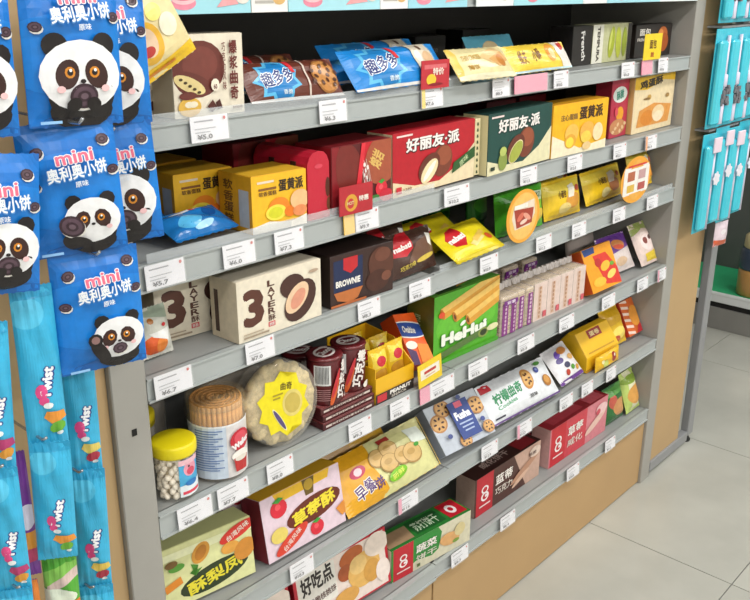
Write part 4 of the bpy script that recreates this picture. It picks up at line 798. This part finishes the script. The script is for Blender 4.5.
whi=bg('#e6e9ee')+[('R',.02,.78,.14,.98,'#c8303c'),('T','柠檬曲奇',.3,.56,.4,.28,'#2f8a5a',4,.06),('T','Cookies',.24,.34,.26,.1,'#55a87a',4),('E',.62,.66,.17,.26,'#c98a44',-10),('E',.62,.66,.14,.2,'#e0b06a',-10)]+[('E',.62+.03*math.cos(i*1.1),.66+.13*math.sin(i*1.1),.04,.025,'#5a3424',i*60) for i in range(6)]+[('C',.8,.76,.08,'#3a4890'),('C',.8,.78,.04,'#6a78b8'),('E',.88,.42,.13,.15,'#b87a3a'),('E',.88,.44,.09,.1,'#d8a05a'),('E',.86,.9,.1,.05,'#5a9a4a'),('T','原味',.6,.25,.12,.1,'#3a3a3a'),('R',.04,.1,.16,.14,'#3a3a4a'),('R',-.1,-.1,1.1,.04,'#6a4a8a')]
pouch('lemon_cookie_bag','white cookie bag with green lettering and cookie pictures on the sixth shelf',PP('lemon_white'),.036,'#dfe2e8',whi,kind='foil',seal=.03,xs=1.3)
pouch('berry_cookie_bag','small white cookie bag with a purple edge left of the yellow roofed box',PP('berry_pack'),.036,'#e2dfe6',bg('#e8e6ea')+[('R',-.1,-.1,1.1,.1,'#6a3a90'),('E',.35,.75,.14,.08,'#7a5ac0',30),('E',.3,.58,.12,.08,'#5a4a8a'),('E',.6,.8,.18,.1,'#d08a4a',10),('E',.45,.4,.1,.08,'#3a3a5a'),('C',.35,.22,.08,'#b8402f'),('C',.6,.28,.07,'#5a9a3a'),('C',.78,.22,.07,'#d8a03a'),('E',.75,.55,.12,.08,'#e0b070')],kind='foil',xs=1.3)
# yellow roofed box
t=thing('yellow_roofed_carton','yellow roof shaped carton with a dark red band on the sixth shelf','box',(1.565,.03,.566),(0,0,-.03))
bm=bmesh.new(); W_=.19; pr_=[(0,0),(0,.05),(.05,.115),(.075,.115),(.12,.06),(.12,0)]
a_=[bm.verts.new((0,y,z)) for y,z in pr_]; b_=[bm.verts.new((W_,y,z)) for y,z in pr_]; bm.faces.new(a_); bm.faces.new(b_[::-1])
for i in range(6): j=(i+1)%6; bm.faces.new((a_[j],a_[i],b_[i],b_[j]))
bmesh.ops.bevel(bm,geom=bm.edges[:],offset=.0015,segments=1,affect='EDGES'); obj('carton_body',bm,mat('#eab820',.38,0,'card'),t)
sl=math.atan2(.065,.05)
S=lambda x,y,h:(x,y*math.cos(sl)-h*math.sin(sl),.05+y*math.sin(sl)+h*math.cos(sl))
art([('R',.3,.62,.7,.95,'#9a2a24'),('T','蛋卷',.5,.78,.3,.2,'#f0d8a0',0,.05),('R',.1,.1,.9,.16,'#c8941a')],W_,.082,S,t)
art([('R',0,.0,1,.2,'#c98f14'),('T','蛋香酥',.7,.55,.3,.4,'#a8781a')],W_,.05,lambda x,y,h:(x,-h,y),t)
pouch('snack_bag','yellow snack bag with a red label in front of the yellow roofed carton',[1.585,-.002,.15,.05,.05,0,.0,.567],.026,'#eab81e',bg('#eab81e')+[('E',.65,.6,.3,.3,'#9a2824'),('E',.68,.7,.1,.1,'#e8e0d0'),('E',.3,.4,.3,.25,'#c8d06a'),('E',.2,.6,.14,.14,'#f0e8b0')],kind='foil')
pouch('snack_bag','golden yellow snack bag behind the roofed carton on the sixth shelf',PP('yellow_back',x=1.765,y=.04,w=.115,h=.13),.05,'#e8bc22',bg('#e8bc22')+[('P',[(-.1,.9),(1.1,.95),(1.1,.6),(-.1,.5)],'#d9a81e'),('E',.5,.3,.3,.16,'#f2dc6a'),('E',.3,.15,.2,.1,'#c8502c')],kind='foil')
carton('striped_snack_carton','orange and red carton with pale diagonal stripes at the right end of the sixth shelf',PP('stripe_box',w=.09,x=1.889,y=.05,h=.12,rz=0),.045,'#d8602a',bg('#d8682c')+[('P',[(-.1,.1+.18*i),(.5,.0+.18*i),(.5,.08+.18*i),(-.1,.18+.18*i)],'#f0d4c4') for i in range(6)]+[('E',.75,.5,.2,.3,'#e89a3a'),('P',[(.6,0),(1,0),(1,.25),(.8,.2)],'#c02a34')],side='#c03a2c')
# ---- seventh (lowest) shelf
hc=bg('#c22838')+[('R',.03,.03,.97,.97,'#ead9d0'),('R',.04,.3,.42,.94,'#e6e2da'),('T','好吃点',.23,.76,.33,.32,'#2c2422',6,.055),('T','香脆核桃饼',.27,.45,.28,.12,'#5a3a34',6,.03),('E',.6,.82,.2,.14,'#b8602c',20),('E',.52,.6,.12,.14,'#a8542a'),('E',.72,.5,.26,.3,'#e0b060',-20),('E',.66,.62,.14,.16,'#e8c27c'),('E',.8,.4,.14,.2,'#d09a48'),('E',.88,.8,.2,.2,'#ecdcd0'),('E',.92,.3,.12,.2,'#efe0d8'),('E',.5,.2,.2,.14,'#d8a050')]
hb=carton('walnut_biscuit_carton','white walnut biscuit carton with a red rim and bold black lettering on the lowest shelf',PP('haochidian'),.06,'#b82434',hc,side='#a81e2e',topc='#b0242f')
dup(hb,(-.31,.01,0),'walnut biscuit carton at the far left of the lowest shelf')
LOGO=lambda c:[('E',.14,.62,.10,.1,'#f4ecec'),('E',.14,.62,.065,.065,c),('E',.14,.44,.11,.12,'#f4ecec'),('E',.14,.44,.07,.075,c),('E',.155,.45,.035,.04,'#f4ecec'),('R',.06,.2,.22,.24,'#f0dada')]
def oblong(base,panel,panelc,word,sub,pic,lc='#c01c2c'):
    return bg(base)+[('P',panel,panelc),('R',.02,.0,.26,1.0,lc)]+LOGO(lc)+[('T',word,.42,.66,.26,.26,'#f2ece6',0,.04),('T',sub,.42,.36,.26,.2,'#e6dcd2',0,.02)]+pic
gr=oblong('#d8d2b8',[(-.1,1.1),(.55,1.1),(.62,.8),(.58,.3),(.5,.2),(.3,.3),(-.1,-.1)],'#2c8a34','蔬菜','饼干',[('E',.72,.45,.3,.2,'#dba66a',-20),('E',.85,.6,.16,.2,'#d8c894'),('E',.8,.3,.1,.06,'#7a9a3a'),('R',.3,.1,.34,.2,'#5a6a3a')])
gtop=bg('#2a7a30')+[('R',.35,.15,.72,.9,'#1f5a28'),('T','苏打饼干',.53,.5,.3,.5,'#cfe0c4',0,.02),('R',.76,.1,.98,.95,'#c01c2c'),('E',.86,.5,.2,.25,'#f2e6e6'),('E',.86,.5,.1,.12,'#c01c2c'),('P',[(0,.1),(.3,.1),(.34,.8),(0,.8)],'#a88a6a')]
carton('green_biscuit_carton','green and cream oblong biscuit carton with a red logo square on the lowest shelf',PP('green_flat',t=0,ro=0,w=.28),.075,'#2c8a34',gr,top=gtop,side='#d8d2b8')
bx=oblong('#4f2a22',[(.55,1.1),(1.1,1.1),(1.1,-.1),(.8,-.1)],'#c9a594','蓝蒂','巧克力',[('E',.75,.5,.5,.09,'#b98a70',28),('E',.68,.3,.3,.06,'#d9b49c',28),('E',.9,.8,.18,.14,'#e0cabc'),('T','酥脆',.86,.78,.12,.1,'#5a3a30')])
btop=bg('#3a1f1b')+[('T','威化饼干',.4,.5,.4,.4,'#b8a098'),('R',.7,.1,.95,.9,'#8a2228')]
carton('brown_wafer_carton','dark brown oblong wafer carton with a red logo square on the lowest shelf',PP('brown_flat',t=0),.065,'#4a2822',bx,left=bg('#a88f84'),top=btop,side='#a8877c')
px_=oblong('#d8828c',[(.25,1.1),(.62,1.1),(.62,-.1),(.25,-.1)],'#d0404e','草莓','威化',[('E',.78,.45,.4,.1,'#e8c0b4',30),('E',.88,.75,.2,.14,'#f0c8c8'),('E',.82,.7,.08,.08,'#d05060')],lc='#c8202e')
ptop=bg('#a02832')+[('R',.1,.2,.6,.8,'#c04450'),('R',.7,.1,.95,.9,'#d8606c')]
carton('pink_wafer_carton','pink and red oblong wafer carton on the lowest shelf right of the brown one',PP('pink_flat',t=0),.065,'#d8808a',px_,left=bg('#d8a8a4'),top=ptop,side='#e0b0b0')
carton('pink_wafer_carton','dark red wafer carton in shadow behind the pink oblong one',[1.39,.11,.33,.13,0,0,0,.3],.06,'#8a2430',bg('#8a2430')+[('R',.1,.2,.6,.8,'#a03440')])
pouch('cookie_bag','dark green cookie bag with an orange picture right of the pink carton',PP('green_cookie',x=1.755,w=.12,y=.02),.045,'#2f6a34',bg('#2f6c36')+[('E',.3,.6,.14,.2,'#c05a4a'),('E',.65,.4,.3,.24,'#c9905a'),('P',[(0,.95),(1,1.0),(1,.8),(0,.75)],'#5a9a4a')],kind='foil',xs=1.3)
pouch('cookie_bag','tall cream and lime cookie bag at the right end of the lowest shelf',PP('cream_bag',x=1.880,w=.1,y=.01),.04,'#b9cf6a',bg('#bcd070')+[('P',[(.2,1),(.7,1),(.95,.1),(.3,0)],'#e6e4c0'),('E',.65,.4,.3,.24,'#dca050'),('E',.5,.8,.3,.1,'#8aa83a')],kind='foil',xs=1.3)
# ---- promotion signs standing on or hanging from the rails
def oval_sign(label,x,z0,z1,w_,cmds,y=-.016):
    t=thing('oval_sign',label,'sign',(x,y,z0),(0,0,0)); H=z1-z0
    bm=bmesh.new(); n=36; f=[bm.verts.new((w_/2*math.cos(2*math.pi*i/n),0,H/2+H/2*math.sin(2*math.pi*i/n))) for i in range(n)]
    b=[bm.verts.new((v.co.x,.0012,v.co.z)) for v in f]; bm.faces.new(f[::-1]); bm.faces.new(b)
    for i in range(n): j=(i+1)%n; bm.faces.new((f[i],f[j],b[j],b[i]))
    obj('sign_card',bm,mat('#eca53a',.4,0,'card'),t)
    bxo('rail_clip',-.012,.0013,.0,.012,.004,.05 ,clear('#f0f0f0',.4),t)
    art(cmds,w_,H,lambda x,y,h:(x-w_/2,-h,y),t,clip=False)
    return t
oval_sign('tall oval orange sign with a red meat picture on the fourth rail',1.083,1.098,1.232,.145,[('E',.5,.5,.46,.44,'#f2c268'),('P',[(.2,.72),(.8,.78),(.85,.5),(.7,.3),(.25,.28),(.15,.5)],'#ead8c4'),('P',[(.2,.66),(.8,.62),(.76,.34),(.3,.3)],'#a8402f'),('E',.4,.5,.12,.06,'#d8705a',30),('E',.6,.48,.14,.05,'#e8a08a',-30),('E',.5,.4,.12,.04,'#f0d0c0',10),('R',.2,.66,.6,.74,'#f6f0e4')])
oval_sign('oval white and orange sign with four small pictures on the fourth rail',1.675,1.096,1.232,.185,[('P',[(.1,.2),(.1,.8),(.9,.8),(.9,.2)],'#f0ece6'),('E',.5,.5,.36,.44,'#eeb050'),('P',[(.08,.22),(.08,.76),(.92,.76),(.92,.22)],'#f3efe9'),('R',.2,.5,.44,.7,'#b86a4a'),('R',.56,.5,.8,.7,'#c8a0a0'),('R',.2,.26,.44,.42,'#e0b850'),('R',.56,.26,.8,.42,'#b85a54'),('R',.2,.8,.8,.84,'#d8403a')])
def promo(label,x,z,w_,H,rx,rz,col,cmds,y=-.014,ry=0,cat='sign'):
    t=thing('promotion_card',label,cat,(x,y,z),(rx,ry,rz))
    bxo('card',0,0,0,w_,.001,H,mat(col,.4,0,'card'),t)
    art(cmds,w_,H,lambda x,y,h:(x,-h,y),t); return t
promo('red promotion card with a yellow star above the second rail',.680,1.500,.085,.056,0,-.05,'#c0303a',bg('#bf2f3a')+[('R',.1,.7,.9,.85,'#d86a70'),('E',.35,.32,.26,.2,'#eec83a'),('T','特价',.6,.6,.4,.26,'#f4e4d8',0,.05),('E',.5,.15,.4,.05,'#8a1c28')],ry=0.0)
promo('red promotion card with a yellow burst standing on the third rail',.443,1.282,.09,.056,0,-.03,'#b82a34',bg('#b82c36')+[('E',.35,.4,.3,.3,'#d8a03a'),('E',.33,.38,.16,.18,'#c8383a'),('T','特惠',.72,.5,.3,.2,'#f4e6dc',0,.05),('T','HOT',.32,.4,.2,.12,'#f6e6b0')])
promo('yellow promotion card with dark lettering in front of the bread snack carton',1.645,1.502,.10,.07,0,-.03,'#f0d22c',bg('#f0d22c')+[('T','面包',.5,.6,.4,.36,'#5a3418',0,.05),('T','脆',.5,.2,.2,.2,'#b84a2a')])
promo('tilted yellow promotion card leaning on the orange carton',.694,.832,.082,.058,0,-.03,'#f0d02c',bg('#f2d02e')+[('P',[(.1,.3),(.9,.3),(.9,.75),(.1,.75)],'#efe9d8'),('R',.25,.5,.75,.62,'#c0403a'),('R',.3,.36,.7,.42,'#d8b8a0')],ry=-.12)
# ---- bags hanging left of the shelves
def pbag(label,eat,x,y,z,rz,ro=0,w_=.121,h=.17,cx=.52,cy=.3,r=.155,ty=0):
    return pouch('panda_cookie_bag',label,[x,y,w_,h,0,ro,rz,z],.026,'#1273cc',mini_front(eat,cx,cy,r,ty),group='blue panda cookie bags on hooks',seal=.05,rough=.3,sealc='#0f63b6',wr=.001,ph=1)
pbag('blue cookie bag with a panda holding a cookie at its side, middle row','side',-.221,-.128,1.366,-.32,-.03,cx=.64,cy=.27,r=.18)
pbag('blue cookie bag with a large staring panda face at the top of the picture','low',-.212,-.150,1.535,-.10,.03,w_=.122,cx=.52,cy=.36,r=.255,ty=.13)
pbag('blue cookie bag with a waving panda, lowest of the panda bags','wave',-.203,-.130,1.198,-.25,0,w_=.118,cx=.66,cy=.28,r=.18,ty=.03)
pbag('blue panda bag half hidden behind the middle one, beside the shelf edge','low',-.117,-.056,1.343,-.30,-.04,w_=.124,h=.172,cx=.52,cy=.36,r=.25)
pbag('blue panda bag half hidden at the top beside the tilted yellow bag','side',-.122,-.066,1.515,-.2,0,w_=.124,cx=.50,cy=.36,r=.25,ty=.1)
pbag('blue panda bag at the left edge of the picture in the middle row','low',-.348,-.150,1.352,-.10,.12,w_=.118,cx=.62,cy=.34,r=.2)
pbag('blue panda bag at the top left corner of the picture','side',-.349,-.155,1.535,-.05,.04,w_=.12,cx=.62,cy=.36,r=.22,ty=.06)
pouch('snack_bag','yellow and cream snack bag hanging tilted beside the cream pie carton',PP('snack_tilt',y=-.046,x=-.004),.03,'#e4cf9a',bg('#e8d6a0')+[('P',[(-.1,1.1),(.6,1.1),(.2,.6),(-.1,.4)],'#ee7a3a'),('R',-.1,-.1,1.1,.16,'#efc22a'),('E',.45,.45,.24,.26,'#eab43a'),('E',.45,.46,.16,.18,'#e8c8a8'),('E',.42,.36,.1,.06,'#c03a34'),('E',.7,.72,.12,.1,'#f0e07a'),('E',.8,.5,.14,.14,'#f2ead0'),('R',.2,.06,.7,.1,'#e08a2a')],kind='foil')
t=thing('hanging_strip','clear strip that carries the tilted yellow and cream bag from the topmost rail','strip',(.045,-.0145,1.575))
bxo('strip_band',-.012,-.001,0,.012,0,.125,clear('#eef2f4',.45),t); bxo('strip_clip',-.014,-.018,.03,.014,-.001,.045,mat('#d8dadb',.4),t,.001)
ST=[('stick_b1','upper long cyan gummy bag in the middle column below the panda bags','#ef9a3a','#6fb83a'),('stick_b2','second long cyan gummy bag in the middle column','#ef9a3a','#6fb83a'),
 ('stick_c1','cyan gummy bag beside the kraft strip, below the lowest panda bag','#e6cf6a','#b83048'),('stick_c2','cyan gummy bag beside the kraft strip, near the bottom edge','#e8c85a','#b83048'),('stick_c3','lowest cyan gummy bag beside the kraft strip','#e8c85a','#b83048'),
 ('stick_a1','cyan gummy bag at the left edge under the left panda bags','#b83a72','#e6a03a'),('stick_a2','lower cyan gummy bag at the left edge of the picture','#b83a72','#e6a03a'),('stick_a3','lowest cyan gummy bag at the left edge','#b83a72','#e6a03a')]
for k,l,c1,c2 in ST:
    pp=PP(k)
    pouch('gummy_bag',l,pp,.022,'#3bb0dc',fruity(c1,c2),group='long cyan gummy bags on hooks',seal=.045,rough=.28,wr=.0025)
pouch('gummy_bag','green and orange gummy bag at the bottom of the middle column',PP('stick_b3'),.022,'#5aa83a',bg('#58ac3a')+[('P',[(0,.85),(1,.98),(1,.86),(0,.7)],'#8ac85a'),('P',[(.1,.72),(1,.9),(1,.8),(.1,.62)],'#d8c0b8'),('R',-.1,-.1,1.1,.55,'#e8822c'),('E',.3,.6,.2,.1,'#e8f0dc')],seal=.045,wr=.0025)
pouch('gummy_bag','narrow purple gummy bag beside the left edge bags',PP('stick_p1',w=.04,x=-.298),.02,'#7a3a96',bg('#7a3a98')+[('E',.75,.3,.1,.08,'#efa03a'),('E',.75,.18,.08,.06,'#c83a6a'),('E',.8,.5,.06,.1,'#e8e0f0')],seal=.045)
pouch('gummy_bag','orange and purple gummy bag lowest beside the left edge bags',PP('stick_p2',w=.036,x=-.303,z=.728),.02,'#8a4aa0',bg('#8f4ca4')+[('R',-.1,.75,1.1,1.1,'#ee8a3a'),('E',.6,.5,.2,.1,'#d8a8d8')],seal=.045)
# hooks that carry them
def hook(label,x,z,l,x_board=0): 
    t=thing('display_hook',label,'hook',(x,.007,z),group='chrome hooks on the kraft boards')
    bm=bmesh.new(); tube(bm,[(0,0,0),(0,-l*.5,0),(0,-l+.01,.001),(0,-l,.008)],.0021,7); obj('hook_rod',bm,mat('#b8bcc0',.25,.8,'metal'),t,True)
    bxo('hook_plate',-.012,-.002,-.016,.012,0,.016,mat('#b8bcc0',.3,.8,'metal'),t,.0008)
for k,(x,z,l,lb) in enumerate([(-.165,1.735,.19,'carrying the panda bag with the staring face'),(-.165,1.539,.19,'carrying the middle panda bag'),(-.15,1.365,.17,'carrying the waving panda bag'),(-.285,1.706,.19,'carrying the top left panda bag'),(-.285,1.514,.19,'carrying the left panda bag of the middle row'),(-.075,1.690,.11,'carrying the upper half hidden panda bag'),(-.075,1.509,.11,'carrying the half hidden panda bag'),
   (-.237,1.335,.15,'carrying the upper cyan gummy bags'),(-.245,1.125,.15,'carrying the second cyan gummy bag'),(-.165,1.228,.1,'behind the waving panda bag'),(-.175,1.025,.1,'carrying a gummy bag by the kraft strip'),(-.18,.825,.1,'carrying the lowest gummy bag by the kraft strip'),(-.305,1.305,.15,'carrying the upper gummy bag at the left edge'),(-.307,1.11,.15,'carrying the lower gummy bag at the left edge'),(-.31,.925,.15,'carrying the lowest gummy bag at the left edge'),(-.245,.93,.13,'carrying the green gummy bag')]):
    hook('chrome hook on the left kraft board '+lb,x,z,l)
# ---- cyan carded packs on the right kraft board
def card_pack(label,x,z,h,kind,y=-.045,rz=-.06):
    t=thing('carded_pack',label,'hanging pack',(x,y,z),(0,0,rz),group='cyan carded packs on the right kraft board')
    w_=.094; cy=mat('#3cbcd2',.35,0,'foil')
    bm=bmesh.new(); box(bm,0,0,0,w_,.003,h,0,.001); obj('backing_card',bm,cy,t)
    bm=bmesh.new(); box(bm,.004,-.020,.012,.052,0,h-.035,0,.007); obj('cyan_blister',bm,mat('#46c8dc',.22,0,'foil'),t)
    bm=bmesh.new()
    if kind=='stick':
        tube(bm,[(.070,-.008,h-.02),(.069,-.009,h*.6),(.067,-.010,h*.05)],.0055,8); box(bm,.058,-.018,h*.42,.078,-.006,h*.55,0,.003); box(bm,.058,-.018,.012,.076,-.005,h*.25,0,.003)
        obj('white_stick',bm,mat('#dcd6ea',.4,0,'plain'),t,True)
        bm=bmesh.new(); rnd=random.Random(int(x*100))
        for i in range(22):
            a=.045+rnd.random()*.05; zz=h*(.22+.18*rnd.random()); box(bm,a-.008,-.020-.004*rnd.random(),zz,a+.006,-.012,zz+.012,0)
        obj('grey_bristles',bm,mat('#6a6a70',.7,0,'plain'),t,kind='stuff')
        for k in range(3): pass
    else:
        tube(bm,[(.070,-.008,h-.05),(.069,-.009,h*.5),(.067,-.010,h*.03)],.0065,8); obj('white_stick',bm,mat('#d9d3e6',.4,0,'plain'),t,True)
        bm=bmesh.new(); box(bm,.030,-.026,h*.82,.082,-.020,h*.97,0,.002); obj('pink_white_label',bm,mat('#e6d2e0',.4,0,'card'),t)
        pts=[(.078+.024*math.cos(i*math.pi/7)*(1 if i%2 else .75),h*.55+.024*math.sin(i*math.pi/7)*(1 if i%2 else .75)) for i in range(14)]
        bm=bmesh.new(); f=[bm.verts.new((x_,-.024,z_)) for x_,z_ in pts]; b=[bm.verts.new((x_,-.021,z_)) for x_,z_ in pts]; bm.faces.new(f[::-1]); bm.faces.new(b)
        for i in range(14): j=(i+1)%14; bm.faces.new((f[i],f[j],b[j],b[i]))
        obj('white_burst',bm,mat('#e4e0ea',.4,0,'card'),t)
    return t
ordn=['first','second','third','fourth']
for c in range(4):
    x=2.062+.098*c
    card_pack('cyan card with a white stick in the top hanging row, %s from the left'%ordn[c],x,1.590,.272,'stick')
    card_pack('cyan card with grey bristles in the middle hanging row, %s from the left'%ordn[c],x,1.268,.305,'stick')
    card_pack('cyan card with a pale burst in the bottom hanging row, %s from the left'%ordn[c],x,.925+.012*(c%2),.325,'burst')
bxo('hanging_bar',2.11-2.0655,-.040,1.864,2.11-2.0655+.34,.008,1.872,mat('#9b9da0',.4,0,'metal'),ef_r)
for z in (1.574,1.254): bxo('hanging_bar',2.11-2.0655,-.040,z,2.11-2.0655+.34,.008,z+.006,mat('#9b9da0',.4,0,'metal'),ef_r)
pouch('snack_bag','small pink and white packet hanging below the cyan cards',[2.27,-.05,.09,.085,0,0,-.1,.835],.02,'#e0ccd8',bg('#e2d0da')+[('P',[(0,.3),(1,.2),(1,0),(0,0)],'#d8603a'),('E',.5,.6,.2,.12,'#f4ecf2')],kind='foil')
# ---- the far unit across the aisle end
t=thing('far_shelving_unit','low grey shelving unit with a green shelf liner beyond the kraft board','shelves',(3.66,-1.0,0))
G=mat('#85837f',.5,0,'metal'); L_=1.9
bxo('base_panel',0.012,0,.0,.03,L_,.118,G,t,.002); bxo('base_deck',0,0,.15,.5,L_,.196,mat('#d9dcdc',.4,0,'plain'),t,.003)
bxo('deck_lip',-.004,0,.192,.004,L_,.206,mat('#e2e6e6',.35,0,'plain'),t,.001); bxo('green_liner',.006,.01,.1965,.48,L_-.01,.2,mat('#3cc486',.45,0,'plain'),t)
bxo('plinth_recess',.02,.01,.118,.4,L_-.01,.15,mat('#1c1b1a',.8),t); bxo('back_panel',.48,0,.2,.5,L_,1.5,mat('#5a5c5a',.6,0,'metal'),t)
for yy in (.95,1.72):
    p_=bxo('slotted_upright',.44,yy,.2,.48,yy+.06,1.5,mat('#5c625e',.45,0,'metal'),t,.002)
    me=None
    for j in range(40):
        zz=.24+.03*j
        if me is None: o=bxo('slot',-.001,.02,0,.0005,.04,.012,mat('#d8d8d0',.6),p_); me=o.data; 
        else: o=bpy.data.objects.new('slot',me); C.objects.link(o); o.parent=p_
        o.location=(.4396,yy,zz)
bxo('upper_board',.25,0,1.3,.5,L_,1.325,G,t,.002)
def bigjar(label,x,y,z):
    t=thing('storage_jar',label,'jar',(x,y,z),group='amber jars on the far green shelf')
    bm=bmesh.new(); lathe(bm,[(.07,0),(.078,.008),(.08,.12),(.078,.14)],n=24); obj('jar_body',bm,mat('#b98a4c',.35,0,'foil'),t,True)
    bm=bmesh.new(); lathe(bm,[(.08,.141),(.082,.15),(.08,.235),(.07,.25)],n=24); obj('jar_label',bm,mat('#2f3e52',.35,0,'foil'),t,True)
    bm=bmesh.new(); lathe(bm,[(.066,.25),(.07,.255),(.068,.31),(.05,.325)],n=24); obj('lid',bm,mat('#c9b98c',.4,0,'foil'),t,True)
    return t
a=bigjar('amber jar with a dark blue label, leftmost on the far green shelf',3.76,.285,.2006)
dup(a,label='amber jar with a dark blue label, second on the far green shelf',loc=(3.76,.09,.2006))
dup(a,label='amber jar with a dark blue label, third on the far green shelf',loc=(3.76,-.11,.2006))
